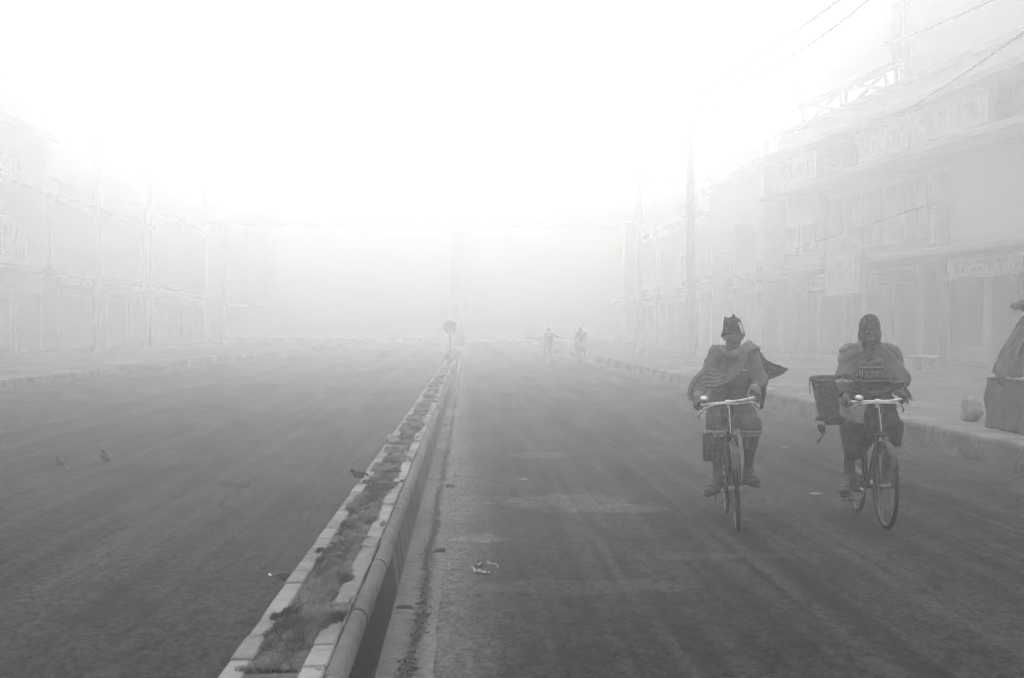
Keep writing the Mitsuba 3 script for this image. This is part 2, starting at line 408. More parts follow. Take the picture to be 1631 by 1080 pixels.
# gutter and the dirt that lies along it
gm = sheet(MX_FACE + 0.015, -0.165, 2.0, MEND + 20, 0.014, 6, 900, 0.006)
gv = gm.vertices; gm.vertices = gv + np.stack([(gv[:, 0] > -0.2) * 0.05 * (meshkit.fbm(np.stack([gv[:, 1] * 2.2, gv[:, 0] * 0, gv[:, 0] * 0], -1), 4, 2) - 0.5), gv[:, 0] * 0, gv[:, 0] * 0], 1)
put('gutter', gm, 'gutter_concrete', smooth=True, label='pale concrete gutter strip at the foot of the median', category='gutter', kind='structure')
def crumbs(n, seed, y0=5.0, y1=26.0):
    r = np.random.default_rng(seed); out = []
    ico = trimesh.creation.icosphere(subdivisions=0)
    V, F = [], []
    for k in range(n):
        yy = math.exp(r.uniform(math.log(y0), math.log(y1)))
        d = float(meshkit.fbm(np.array([[yy * 2.2, 0.3, 1.0]]), 3, seed=9)[0])
        if d < 0.30: continue
        x = -0.272 + 0.05 * math.sin(yy * 1.7) * 0.5 + r.normal(0, 0.010 + 0.05 * max(d - 0.5, 0))
        s = abs(r.normal(0, 0.0035)) + 0.002
        v = ico.vertices * s * r.uniform(0.6, 1.3, 3) * np.array([1, 1.4, 0.6]); v = v * (1 + 0.3 * r.normal(0, 1, (len(v), 1)).clip(-1, 1))
        V.append(v + [x, yy, 0.016 + s * 0.3]); F.append(ico.faces + 12 * (len(V) - 1))
    return mesh_of(np.vstack(V), np.vstack(F))
put('gutter_dirt', crumbs(3800, 3), 'dirt', smooth=False, label='dark crumbled dirt lying in a line along the gutter', category='dirt', kind='stuff')

# right footpath: a kerb of long stones, then paving
rk = key_for('footpath')
labels[rk] = {'label': 'raised pale footpath behind a high kerb on the right', 'category': 'footpath', 'kind': 'structure'}
put('paving', box((KX + 0.62, -40, 0.0), (26, 200, KZ - 0.03)), 'paving', rk, smooth=False)
y = 8.0
while y < 60:
    l = rng.uniform(0.9, 1.3)
    dx, dz = rng.normal(0, 0.004), rng.normal(0, 0.004)
    prof = [(KX - 0.03, -0.02), (KX + 0.62, -0.02), (KX + 0.62, KZ - 0.02), (KX + 0.30, KZ - 0.02), (KX + 0.29, KZ), (KX + 0.05, KZ), (KX + 0.015, KZ - 0.02), (KX, KZ - 0.06)]
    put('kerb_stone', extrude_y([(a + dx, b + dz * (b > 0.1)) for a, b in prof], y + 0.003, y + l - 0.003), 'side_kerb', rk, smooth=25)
    y += l
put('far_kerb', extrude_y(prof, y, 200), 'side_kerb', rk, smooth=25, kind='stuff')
# left footpath
lk = key_for('footpath')
labels[lk] = {'label': 'low kerbed footpath fading into fog on the far left', 'category': 'footpath', 'kind': 'structure'}
put('paving', extrude_y([(LX, -0.01), (LX + 0.0, LZ - 0.03), (LX - 0.04, LZ), (-40, LZ), (-40, -0.01)], 20, 200), 'paving', lk, smooth=False)

# ------------------------------------------------------------------ bicycles: roadsters with rod brakes
def grime(base, seed, amp=0.5):
    return lambda p, n, uv: G(dr.maximum(base * (1 + amp * (fbm(p.x * 9 + seed, p.y * 9, p.z * 9) - 0.5) * 2), 0.004))
mat('bike_paint', grime(0.012, 1.0), rough=0.35, spec=0.5)
mat('tyre_rubber', grime(0.012, 2.0), rough=0.8)
mat('mudguard_paint', grime(0.028, 5.0), rough=0.45, spec=0.5)
mat('chrome', lambda p, n, uv: G(0.86 - 0.25 * smoothstep(0.55, 0.75, fbm(p.x * 40, p.y * 40, p.z * 40))), rough=0.22, metallic=1.0)
mat('dull_steel', grime(0.40, 3.0, 0.4), rough=0.38, metallic=0.9)
mat('spoke_steel', 0.20, rough=0.4, metallic=0.8)
mat('rim_steel', grime(0.10, 7.0, 0.5), rough=0.4, metallic=0.7)
mat('black_plastic', grime(0.02, 4.0), rough=0.6)
mat('saddle_leather', grime(0.03, 6.0), rough=0.55)

def rotx(a): return trimesh.transformations.rotation_matrix(a, [1, 0, 0])
def roty(a): return trimesh.transformations.rotation_matrix(a, [0, 1, 0])
def rotz(a): return trimesh.transformations.rotation_matrix(a, [0, 0, 1])
def trans(*t): return trimesh.transformations.translation_matrix(t)

def torus(R, r, a0=0.0, a1=2 * math.pi, n=56, m=10, width=1.0):
    """Ring about the x axis (a wheel standing up, rolling along y); width stretches its section along x."""
    closed = abs(a1 - a0 - 2 * math.pi) < 1e-6
    A = np.linspace(a0, a1, n, endpoint=not closed); B = np.arange(m) * 2 * np.pi / m
    rr = R + r * np.cos(B)[None]
    v = np.stack([np.broadcast_to(r * width * np.sin(B)[None], (n, m)), rr * np.cos(A)[:, None], rr * np.sin(A)[:, None]], -1).reshape(-1, 3)
    i, j = np.meshgrid(np.arange(n if closed else n - 1), np.arange(m), indexing='ij')
    q = np.stack([i * m + j, i * m + (j + 1) % m, ((i + 1) % n) * m + (j + 1) % m, ((i + 1) % n) * m + j], -1).reshape(-1, 4)
    return mesh_of(v, np.vstack([q[:, [0, 1, 2]], q[:, [0, 2, 3]]]))

WR = 0.355                                         # outer wheel radius
def wheel_meshes(seed):
    r = np.random.default_rng(seed)
    tyre = torus(WR - 0.0185, 0.0185, m=12, width=0.95)
    rim = join(torus(WR - 0.042, 0.010, m=8, width=1.5))
    hub = tf(lathe([(0.0, -0.052), (0.012, -0.052), (0.014, -0.036), (0.027, -0.035), (0.027, -0.031), (0.013, -0.028), (0.013, 0.028), (0.027, 0.031), (0.027, 0.035), (0.014, 0.036), (0.012, 0.052), (0.0, 0.052)], 14), roty(math.pi / 2))
    sp = []
    for k in range(32):
        a = 2 * math.pi * k / 32; side = 1 if k % 2 else -1
        b = a + (0.42 if k % 4 < 2 else -0.42)
        sp.append(tube([[side * 0.032, 0.026 * math.cos(b), 0.026 * math.sin(b)], [0.0, (WR - 0.047) * math.cos(a), (WR - 0.047) * math.sin(a)]], 0.0012, 4, caps=False))
    return dict(tyre=tyre, rim=rim, hub=hub, spokes=join(*sp))

def guard(R, a0, a1, w, stays, axle=0.0):
    """Mudguard: an arched strip over the wheel, with its wire stays."""
    A = np.linspace(a0, a1, 26)
    path = np.stack([A * 0, R * np.cos(A), R * np.sin(A)], 1)
    xs = np.linspace(-1, 1, 7)
    outer = np.stack([np.broadcast_to(w * xs, (26, 7)), path[:, 1:2] * (1 - 0.030 * xs ** 2), path[:, 2:3] * (1 - 0.030 * xs ** 2)], -1)
    inner = outer * np.array([1, 1 - 0.006, 1 - 0.006])
    v = np.concatenate([outer.reshape(-1, 3), inner.reshape(-1, 3)]); N = 26 * 7
    i, j = np.meshgrid(np.arange(25), np.arange(6), indexing='ij'); a = (i * 7 + j).ravel()
    q = np.stack([a, a + 1, a + 8, a + 7], 1); q = [q, q[:, ::-1] + N]
    for k in range(25):
        q.append([[k * 7, k * 7 + 7, k * 7 + 7 + N, k * 7 + N]]); q.append([[k * 7 + 13, k * 7 + 6, k * 7 + 6 + N, k * 7 + 13 + N]])
    q = np.vstack(q)
    m = mesh_of(v, np.vstack([q[:, [0, 1, 2]], q[:, [0, 2, 3]]]))
    st = [tube([[s * 0.045, axle, 0.0], [s * w, R * 0.985 * math.cos(b), R * 0.985 * math.sin(b)]], 0.0022, 5) for b in stays for s in (-1, 1)]
    return join(m, *st)

def bicycle(label, place, steer, bars, carrier_stick=False, bell=None, crank=0.0, wide=True, group=None):
    """Local frame: x to the rider's left (image right), y backwards from the front contact, z up. place: 4x4."""
    t = thing('bicycle', label, 'bicycle', group)
    ax0, ax1, bb = np.array([0, 0, WR]), np.array([0, 1.10, WR]), np.array([0, 0.655, 0.285])
    h0, h1 = np.array([0, 0.155, 0.775]), np.array([0, 0.225, 0.955])                     # head tube
    st = np.array([0, 0.845, 0.82]); sd = np.array([0, 0.875, 0.905])
    S = trans(*h0) @ trimesh.transformations.rotation_matrix(steer, h1 - h0) @ trans(*-h0)   # what turns with the handlebar
    F = place @ S
    def wheel(M, seed):
        ms = wheel_meshes(seed)
        w = key_for('wheel', t)
        put('tyre', tf(ms['tyre'], M), 'tyre_rubber', w, smooth=True); put('rim', tf(ms['rim'], M), 'rim_steel', w, smooth=True)
        put('hub', tf(ms['hub'], M), 'dull_steel', w, smooth=35); put('spokes', tf(ms['spokes'], M), 'spoke_steel', w, smooth=False)
    wheel(F @ trans(*ax0), 1); wheel(place @ trans(*ax1), 2)
    X = np.array([1, 0, 0])
    # fork
    fk = []
    for s in (-1, 1):
        fk.append(tube(curve([h0 + X * s * 0.040 + [0, -0.012, -0.02], h0 + X * s * 0.046 + [0, -0.065, -0.16], [s * 0.049, 0.030, 0.50], [s * 0.050, 0, WR]], 12), [0.013] * 4 + list(np.linspace(0.013, 0.008, 8)), 8))
    fk.append(tf(box([-0.056, -0.022, -0.014], [0.056, 0.018, 0.012], 0.008), trans(*(h0 + [0, -0.012, -0.018])) @ rotx(-0.36)))
    put('fork', tf(join(*fk), F), 'bike_paint', t, smooth=40)
    # frame
    fr = [tube([h0, h1], 0.019, 12), tube([h1 - [0, -0.008, 0.03], st - [0, 0.0, 0.02]], 0.0155, 10), tube([h0 + (h1 - h0) * 0.2, bb], 0.0165, 10), tube([bb, st + (st - bb) * 0.02], 0.0160, 10),
          tube([bb - X * 0.037, bb + X * 0.037], 0.023, 12)]
    for s in (-1, 1):
        fr += [tube([bb + X * s * 0.026, ax1 + X * s * 0.060], 0.010, 8), tube([st + X * s * 0.016 - [0, 0, 0.012], ax1 + X * s * 0.060], 0.009, 8), tf(box([-0.004, -0.03, -0.022], [0.004, 0.022, 0.022], 0.002), trans(*(ax1 + X * s * 0.062)))]
    for q in (h0, h1): fr.append(tube([q - (h1 - h0) * 0.08, q + (h1 - h0) * 0.08], 0.023, 12))
    put('frame', tf(join(*fr), place), 'bike_paint', t, smooth=40)
    put('mudguard', tf(guard(WR + 0.016, 0.62, 2.62, 0.029, (0.75, 2.4)), F @ trans(*ax0)), 'mudguard_paint', t, smooth=50)
    put('mudguard', tf(guard(WR + 0.018, -0.15, 2.75, 0.031, (0.35, 0.0)), place @ trans(*ax1)), 'mudguard_paint', t, smooth=50)
    # stem and handlebar
    clamp = h1 + (h1 - h0) * 0.42 + np.array([0, -0.045, 0.0])
    put('stem', tf(join(tube(curve([h1, h1 + (h1 - h0) * 0.28, clamp], 10), 0.0125, 10), tube([clamp - X * 0.022, clamp + X * 0.022], 0.020, 12)), F), 'chrome', t, smooth=40)
    off = lambda pts: [clamp + np.asarray(q, float) for q in pts]
    put('handlebar', tf(tube(curve(off(bars), 60), 0.0115, 10), F), 'chrome', t, smooth=True)
    g0, g1 = np.asarray(bars[0], float), np.asarray(bars[-1], float)
    for g, nb in ((g0, np.asarray(bars[1], float)), (g1, np.asarray(bars[-2], float))):
        d = (nb - g) / np.linalg.norm(nb - g)
        put('grip', tf(tube([clamp + g - d * 0.004, clamp + g + d * 0.02, clamp + g + d * 0.09, clamp + g + d * 0.105], [0.013, 0.0165, 0.0155, 0.014], 10), F), 'black_plastic', t, smooth=40)
    # rod brakes: bars under the handlebar, levers under the grips, rods down to the wheel
    brake = [tube(curve(off([g0 * [0.97, 0.4, 1] + [0, 0, -0.085], np.asarray(bars[1]) * [1.03, 0.5, 1] + [0, 0.0, -0.080], np.asarray(bars[2]) * [0.98, 1, 1] + [0, -0.012, -0.030], [-0.10, -0.018, -0.016], [0, -0.018, -0.014], [0.10, -0.018, -0.016], np.asarray(bars[-3]) * [0.98, 1, 1] + [0, -0.012, -0.034], np.asarray(bars[-2]) * [1.03, 0.5, 1] + [0, 0.0, -0.085], g1 * [0.97, 0.4, 1] + [0, 0, -0.090]]), 60), 0.0062, 8),
             tube([clamp + [0.0, -0.02, -0.02], h0 + [0, -0.055, 0.01]], 0.004, 6), tube([clamp + [0.03, -0.01, -0.02], h1 + [0.03, -0.01, -0.05]], 0.004, 6)]
    put('brake_rods', tf(join(*brake), F), 'chrome', t, smooth=40)
    stir = tube(curve([[-0.036, 0.01, WR + 0.25], [-0.038, -0.0, WR + 0.305], [0, -0.01, WR + 0.395], [0.038, 0.0, WR + 0.305], [0.036, 0.01, WR + 0.25]], 24), 0.0035, 6)
    put('brake_stirrup', tf(stir, F @ trans(0, -0.03, 0.0)), 'dull_steel', t, smooth=40)
    if bell is not None:
        B = F @ trans(*(clamp + np.asarray(bell))) @ rotx(0.22)
        b = put('bell', lathe([(0.034, -0.005), (0.035, 0.0), (0.0335, 0.012), (0.028, 0.022), (0.018, 0.029), (0.006, 0.032), (0.0, 0.0322)], 24, B), 'chrome', t, smooth=True)
        put('base', join(lathe([(0.0, -0.016), (0.026, -0.014), (0.031, -0.004), (0.0, -0.003)], 20, B), lathe([(0.0065, 0.032), (0.0065, 0.036), (0.003, 0.038), (0, 0.038)], 10, B), tf(tube([[0, 0.0, -0.035], [0, 0, -0.01]], 0.008, 8), B)), 'dull_steel', b, smooth=40)
    # saddle
    sm = surf(union([ell(sd + [0, 0.055, 0.012], (0.098, 0.085, 0.032)), cone(sd + [0, 0.02, 0.012], sd + [0, -0.135, 0.016], 0.05, 0.021, (1, 1, 0.75))], 0.04), sd - [0.13, 0.19, 0.06], sd + [0.13, 0.17, 0.07], 0.009)
    sk = put('saddle', tf(sm, place), 'saddle_leather', t, smooth=True)
    put('spring', tf(join(*[tube(np.stack([s * 0.05 + 0.016 * np.cos(np.linspace(0, 25, 60)), sd[1] + 0.07 + 0.016 * np.sin(np.linspace(0, 25, 60)), np.linspace(sd[2] - 0.065, sd[2], 60)], 1), 0.003, 5) for s in (-1, 1)], tube([st, sd + [0, -0.0, -0.02]], 0.0125, 10), tube([sd + [-0.06, 0.07, -0.06], sd + [0.06, 0.07, -0.06]], 0.006, 6), tube([sd + [0, 0.07, -0.06], sd + [0, -0.10, -0.01]], 0.006, 6)), place), 'dull_steel', sk, smooth=40)
    # carrier over the rear wheel
    cz = 0.775
    rack = [tube(curve([[s * 0.065, 0.80, cz], [s * 0.07, 1.10, cz], [s * 0.06, 1.27, cz]], 8), 0.0055, 7) for s in (-1, 0, 1)] + [tube([[-0.072, y, cz], [0.072, y, cz]], 0.0055, 7) for y in (0.80, 0.95, 1.10, 1.27)]
    rack += [tube([[s * 0.066, 1.12, cz], ax1 + X * s * 0.068], 0.0055, 7) for s in (-1, 1)] + [tube([[s * 0.066, 1.24, cz], ax1 + X * s * 0.068], 0.0055, 7) for s in (-1, 1)] + [tube([[s * 0.05, 0.80, cz], st + X * s * 0.018], 0.005, 7) for s in (-1, 1)]
    put('carrier', tf(join(*rack), place), 'bike_paint', t, smooth=40)
    # drive: chain wheel on the rider's right (image left), cranks, pedals, chain and its guard
    cw = -0.047
    ring = join(tf(torus(0.088, 0.006, n=40, m=6, width=0.5), trans(cw, bb[1], bb[2])), *[tube([bb + [cw, 0, 0], bb + [cw, 0.085 * math.cos(a), 0.085 * math.sin(a)]], 0.005, 5) for a in np.arange(5) * 2 * np.pi / 5])
    put('chain_wheel', tf(ring, place), 'dull_steel', t, smooth=40)
    ch = []
    for z in (0.088, -0.088):
        ch.append(tube([bb + [cw, 0, z], ax1 + [cw, 0, z * 0.42]], 0.0042, 5))
    put('chain', tf(join(*ch), place), 'black_plastic', t, smooth=40)
    gd = join(tf(box([cw - 0.022, bb[1] - 0.10, bb[2] + 0.085], [cw + 0.012, bb[1] + 0.40, bb[2] + 0.112], 0.008), trans(0, 0, 0)), tf(box([cw - 0.026, bb[1] - 0.11, bb[2] - 0.02], [cw - 0.020, bb[1] + 0.12, bb[2] + 0.112], 0.002), np.eye(4)))
    put('chain_guard', tf(gd, place), 'mudguard_paint', t, smooth=False)
    for s, a in ((-1, crank), (1, crank + math.pi)):
        d = np.array([0, -math.cos(a), math.sin(a)]) * 0.168
        c0, c1 = bb + X * s * 0.062, bb + X * s * 0.070 + d
        c = put('crank', tf(tube([c0, c1], [0.010, 0.008], 8), place), 'chrome', t, smooth=40)
        p0 = c1 + X * s * 0.012
        ped = [tube([c1, p0 + X * s * 0.095], 0.006, 7)] + [box(np.minimum(p0 + [0, y - 0.011, -0.010], p0 + [s * 0.092, y + 0.011, 0.010]), np.maximum(p0 + [0, y - 0.011, -0.010], p0 + [s * 0.092, y + 0.011, 0.010]), 0.004) for y in (-0.028, 0.028)]
        put('pedal', tf(join(*ped), place), 'black_plastic', t, smooth=False)
    # hub-side stand
    put('kickstand', tf(join(tube([[0.075, 1.10, WR - 0.01], [0.085, 1.19, 0.10]], 0.006, 7), tube([[0.085, 1.19, 0.10], [0.06, 1.215, 0.095], [-0.06, 1.215, 0.095], [-0.085, 1.19, 0.10]], 0.006, 7), tube([[-0.075, 1.10, WR - 0.01], [-0.085, 1.19, 0.10]], 0.006, 7)), place), 'bike_paint', t, smooth=40)
    return t

def place_bike(front, rear_dir, lean):
    d = np.array([rear_dir[0], rear_dir[1], 0.0]); d /= np.linalg.norm(d)
    M = np.eye(4); M[:3, 1] = d; M[:3, 0] = [d[1], -d[0], 0]; M[:3, 3] = front
    return M @ roty(-lean)
BIKE_L = place_bike(ground(1176, 849.5), (0.115, 1.1), 0.050)
BIKE_R = place_bike(ground(1418, 847), (0.055, 1.06), 0.025)
# each handlebar from grip (image left) to grip: offsets from the stem clamp
bicycle('black roadster bicycle with curved chrome handlebar, ridden by the man in the striped cap', BIKE_L, -0.02,
        [(-0.245, 0.125, -0.030), (-0.235, 0.06, -0.022), (-0.19, -0.005, -0.012), (-0.10, -0.012, -0.006), (0, 0, 0), (0.12, -0.010, 0.012), (0.19, -0.005, 0.022), (0.235, 0.06, 0.018), (0.250, 0.13, 0.005)],
        bell=(-0.195, 0.0, 0.030), crank=-0.05)
bicycle('old black roadster bicycle with a wicker basket tied behind its saddle', BIKE_R, 0.04,
        [(-0.235, 0.125, -0.020), (-0.228, 0.07, -0.012), (-0.19, 0.0, -0.002), (-0.10, -0.010, 0.0), (0, 0, 0), (0.10, -0.008, 0.002), (0.18, -0.002, 0.012), (0.215, 0.06, 0.012), (0.225, 0.125, 0.0)],
        bell=(-0.155, -0.004, 0.022), crank=-0.12)

# ------------------------------------------------------------------ the two riders
def knit(base, seed, rib=0.0, amp=0.35):
    def fn(p, n, uv):
        v = base * (1 + amp * (fbm(p.x * 14 + seed, p.y * 14, p.z * 14) - 0.5) * 2 + 0.25 * (noise(p.x * 160, p.y * 160, p.z * 160) - 0.5))
        return G(dr.maximum(v, 0.006))
    return fn
weave = lambda p, n, uv: noise(p.x * 190, p.y * 190, p.z * 190)
mat('skin', knit(0.075, 1.0, amp=0.2), rough=0.5, spec=0.4)
mat('eye_white', 0.16, rough=0.3)
mat('dark_hair', knit(0.008, 2.0), rough=0.7)
mat('grey_jumper', knit(0.15, 3.0), bump=weave, bump_scale=0.002)
mat('ribbed_grey', lambda p, n, uv: G(0.30 * (0.7 + 0.5 * noise(uv.x * 260, uv.y * 20))), bump=weave, bump_scale=0.002)
mat('scarf_wool', lambda p, n, uv: G(dr.maximum(0.34 * (0.55 + 0.5 * noise(p.x * 45, p.y * 45, p.z * 45)) * (0.8 + 0.4 * fbm(p.x * 8, p.y * 8, p.z * 8)), 0.02)), bump=weave, bump_scale=0.003)
mat('dark_scarf', knit(0.045, 8.0), bump=weave, bump_scale=0.003)
mat('dark_cap', knit(0.016, 5.0), bump=weave, bump_scale=0.002)
mat('white_stripe', knit(0.65, 6.0, amp=0.1))
def lungi_fn(base, amp, stripes):
    def fn(p, n, uv):
        v = base * (1 + 0.5 * (fbm(p.x * 9, p.y * 9, p.z * 9) - 0.5) * 2)
        ch = 0.5 * smoothstep(0.36, 0.5, dr.abs(uv.x * 14 - dr.floor(uv.x * 14) - 0.5)) + 0.5 * smoothstep(0.36, 0.5, dr.abs(uv.y * 11 - dr.floor(uv.y * 11) - 0.5))
        v *= 1 + amp * ch
        for z0, w, a in stripes: v += a * smoothstep(w, w * 0.6, dr.abs(uv.y - z0)) * (0.6 + 0.5 * noise(p.x * 60, p.z * 60))
        return G(dr.maximum(v, 0.008))
    return fn
mat('check_lungi', lungi_fn(0.085, 0.6, [(0.765, 0.030, 0.22), (0.745, 0.007, 0.22), (0.785, 0.007, 0.2)]), bump=weave, bump_scale=0.002)
mat('sandal_rubber', knit(0.012, 9.0), rough=0.6)
mat('pocket_paper', 0.75)
def jumper_fn(p, n, uv):
    # uv: metres across and up the chest; dark knit with a band of paler figures between two piping lines
    x, z = uv.x, uv.y
    v = mi.Float(0.022) * (1 + 0.6 * (fbm(p.x * 12, p.y * 12, p.z * 12) - 0.5) * 2)
    band = smoothstep(0.044, 0.040, dr.abs(z - 1.243))
    c = x / 0.043; k = dr.floor(c); f = c - k - 0.5; h = (z - 1.243) / 0.034
    m = k - 3 * dr.floor(k / 3)
    bars = smoothstep(0.10, 0.06, dr.abs(dr.abs(f) - 0.22)) * (dr.abs(h) < 0.85)
    cross = smoothstep(0.15, 0.09, dr.abs(dr.abs(f) * 1.9 - dr.abs(h) * 0.8)) * (dr.abs(h) < 0.9)
    dia = smoothstep(0.20, 0.12, dr.abs(dr.abs(f) * 2.1 + dr.abs(h) * 0.9 - 0.8)) * (dr.abs(h) < 0.9)
    fig = dr.select(m < 0.5, bars, dr.select(m < 1.5, cross, dia)) * band * (dr.abs(x) < 0.19)
    v += 0.45 * fig * (0.5 + noise(p.x * 120, p.z * 120))
    for z0 in (1.302, 1.184): v += 0.40 * smoothstep(0.0055, 0.003, dr.abs(z - z0))
    zc = 1.088 + 0.35 * dr.square(dr.maximum(dr.abs(x) - 0.10, 0.0)) * 12
    v += 0.35 * smoothstep(0.0055, 0.003, dr.abs(z - zc))
    return G(dr.maximum(v, 0.01))
mat('patterned_jumper', jumper_fn, bump=weave, bump_scale=0.002)
def shawl_fn(p, n, uv):
    u, w = p.x * 105 + 40 * p.z, p.z * 105 - 40 * p.x
    ch = smoothstep(0.15, 0.35, dr.abs(u - dr.floor(u) - 0.5)) + smoothstep(0.15, 0.35, dr.abs(w - dr.floor(w) - 0.5))
    return G(dr.maximum((0.055 + 0.12 * ch) * (0.7 + 0.6 * fbm(p.x * 8, p.y * 8, p.z * 8)), 0.01))
mat('check_shawl', shawl_fn, bump=weave, bump_scale=0.003)
mat('ribbed_cap', lambda p, n, uv: G(0.030 + 0.11 * smoothstep(0.02, 0.10, uv.x + 0.05 * noise(p.z * 50, p.x * 30)) * (0.35 + 0.65 * smoothstep(0.2, 0.35, dr.abs(uv.x * 95 - dr.floor(uv.x * 95) - 0.5)))), bump=weave, bump_scale=0.002)
mat('dark_lungi', lungi_fn(0.018, 0.7, []), bump=weave, bump_scale=0.002)
mat('pale_cloth', knit(0.24, 12.0), bump=weave, bump_scale=0.002)
mat('cuff_white', 0.7)

X3, Z3 = np.array([1.0, 0, 0]), np.array([0, 0, 1.0])
def wrinkle(f, amp, freq, seed, along=(1, 1, 1)):
    al = np.asarray(along, float) * freq
    def g(p):
        d = f(p); near = np.abs(d) < 0.05
        out = d.copy()
        if near.any():
            q = p[near] * al
            r1 = 1 - np.abs(2 * meshkit.noise(q, seed) - 1); r2 = 1 - np.abs(2 * meshkit.noise(q * 2.1 + 7, seed + 3) - 1)
            out[near] -= amp * (r1 ** 2 + 0.5 * r2 ** 2 - 0.7)
        return out
    return g

def cut_below(f, hem):
    return lambda p: np.maximum(f(p), hem(p) - p[:, 2])

def uv_of(m, c):
    return np.stack([m.vertices[:, 0] - c[0], m.vertices[:, 2]], 1)

def cloth(name, f, lo, hi, h, material, parent, c=(0, 0, 0), n=3, **lab):
    m = relax(surf(f, lo, hi, h), n)
    return put(name, m, material, parent, smooth=True, uv=uv_of(m, c), **lab)

def hand_mesh(wrist, grip, axis, thumb_up=Z3, r_bar=0.017, mirror=1):
    """A hand closed round a bar: palm behind the bar, four unequal fingers bent over and under it, thumb below from the side of the palm. axis: along the bar, towards the little finger."""
    wrist, grip, axis = np.asarray(wrist, float), np.asarray(grip, float), np.asarray(axis, float) / np.linalg.norm(axis)
    back = wrist - grip; back -= axis * (back @ axis); back /= np.linalg.norm(back)
    up = np.cross(axis, back); up = up if up[2] > 0 else -up
    pr = []
    palm = grip + back * 0.030 + up * 0.016
    pr.append(cone(wrist, palm + back * 0.012, 0.027, 0.030, (1, 1, 1)))
    pr.append(cone(palm - axis * 0.024, palm + axis * 0.026, 0.023, 0.021))
    knuckle_z = up * (r_bar + 0.012)
    ls = (0.92, 1.0, 0.95, 0.78)
    chains = []
    for k in range(4):
        o = axis * (-0.031 + 0.0215 * k)
        l = ls[k]
        j0 = grip + o + back * 0.020 + knuckle_z * 1.05
        j1 = grip + o - back * 0.012 * l + knuckle_z * (1.02 + 0.02 * k)
        j2 = grip + o * 0.97 - back * (r_bar + 0.010) * (0.95 + 0.05 * l) - up * 0.004
        j3 = grip + o * 0.95 - back * 0.006 - up * (r_bar + 0.009)
        j4 = grip + o * 0.95 + back * 0.010 * l - up * (r_bar + 0.006)
        for a, b, ra, rb in ((palm + o * 0.9 + up * 0.004, j0, 0.013, 0.0098), (j0, j1, 0.0098, 0.0092), (j1, j2, 0.0092, 0.0085), (j2, j3, 0.0085, 0.0078), (j3, j4, 0.0078, 0.0066)):
            chains.append(cone(a, b, ra, rb))
    t0 = palm - axis * 0.026 - up * 0.006; t1 = grip - axis * 0.046 + back * 0.006 - up * 0.010; t2 = grip - axis * 0.040 - back * 0.016 - up * 0.018; t3 = grip - axis * 0.030 - back * 0.030 - up * 0.012
    th = [cone(t0, t1, 0.0135, 0.0105), cone(t1, t2, 0.0105, 0.0092), cone(t2, t3, 0.0092, 0.0070)]
    f0, f1, f2 = union(pr, 0.02), union(chains, 0.004), union(th, 0.006)
    f = lambda p: smin(smin(f0(p), f1(p), 0.006), f2(p), 0.006)
    return surf(f, grip - 0.105 + back * 0.04, grip + 0.105 + back * 0.04, 0.0036)

def solid_union(*ms):
    try:
        out = None
        for m in ms:
            M = m3.Manifold(m3.Mesh(np.asarray(m.vertices, np.float32), np.asarray(m.faces, np.uint32)))
            if M.status() != m3.Error.NoError or M.is_empty(): raise ValueError('not a solid')
            out = M if out is None else out + M
        r = out.to_mesh()
        return mesh_of(r.vert_properties[:, :3], r.tri_verts)
    except Exception:
        return join(*ms)

def head_field(c, fwd, up=Z3, beard=0.0):
    """Skull, jaw, nose, brow, lips, sockets and ears round the head's centre c; about 0.225 m from chin to crown."""
    fw = np.asarray(fwd, float) / np.linalg.norm(fwd); up = up - fw * (up @ fw); up /= np.linalg.norm(up); rt = np.cross(up, fw)
    R = np.stack([rt, fw, up], 1)
    L = lambda x, y, z: c + R @ np.array([x, y, z])
    add = [ell(L(0, -0.012, 0.030), (0.073, 0.092, 0.082), R), cone(L(0, 0.018, -0.030), L(0, 0.045, -0.085), 0.056, 0.028, (1, 1, 1)), cone(L(-0.040, 0.0, -0.055), L(0.0, 0.050, -0.088), 0.020, 0.022), cone(L(0.040, 0.0, -0.055), L(0, 0.050, -0.088), 0.020, 0.022),
           cone(L(-0.042, 0.052, -0.012), L(-0.030, 0.062, -0.022), 0.022, 0.018), cone(L(0.042, 0.052, -0.012), L(0.030, 0.062, -0.022), 0.022, 0.018)]
    fine = [cone(L(0, 0.074, 0.012), L(0, 0.098, -0.026), 0.009, 0.012), cone(L(-0.011, 0.084, -0.030), L(0.011, 0.084, -0.030), 0.009, 0.009), cone(L(-0.036, 0.066, 0.026), L(0.036, 0.066, 0.026), 0.012, 0.012),
            cone(L(-0.020, 0.074, -0.053), L(0.020, 0.074, -0.053), 0.007, 0.007), cone(L(-0.016, 0.072, -0.064), L(0.016, 0.072, -0.064), 0.008, 0.008), ell(L(0, 0.066, -0.090), (0.018, 0.014, 0.015), R)]
    cut = [ell(L(s * 0.031, 0.082, 0.008), (0.017, 0.016, 0.012), R) for s in (-1, 1)]
    ears = [ell(L(s * 0.078, -0.008, -0.004), (0.010, 0.020, 0.032), R) for s in (-1, 1)]
    A, B = union(add, 0.03), union(fine, 0.012)
    def f(p):
        d = smin(A(p), B(p), 0.016)
        for g in cut: d = -smin(-d, g(p), 0.012)
        for g in ears: d = smin(d, g(p), 0.01)
        return d
    return f, L, R

def limb(pts, rad):
    return [cone(a, b, ra, rb) for a, b, ra, rb in zip(pts[:-1], pts[1:], rad[:-1], rad[1:])]

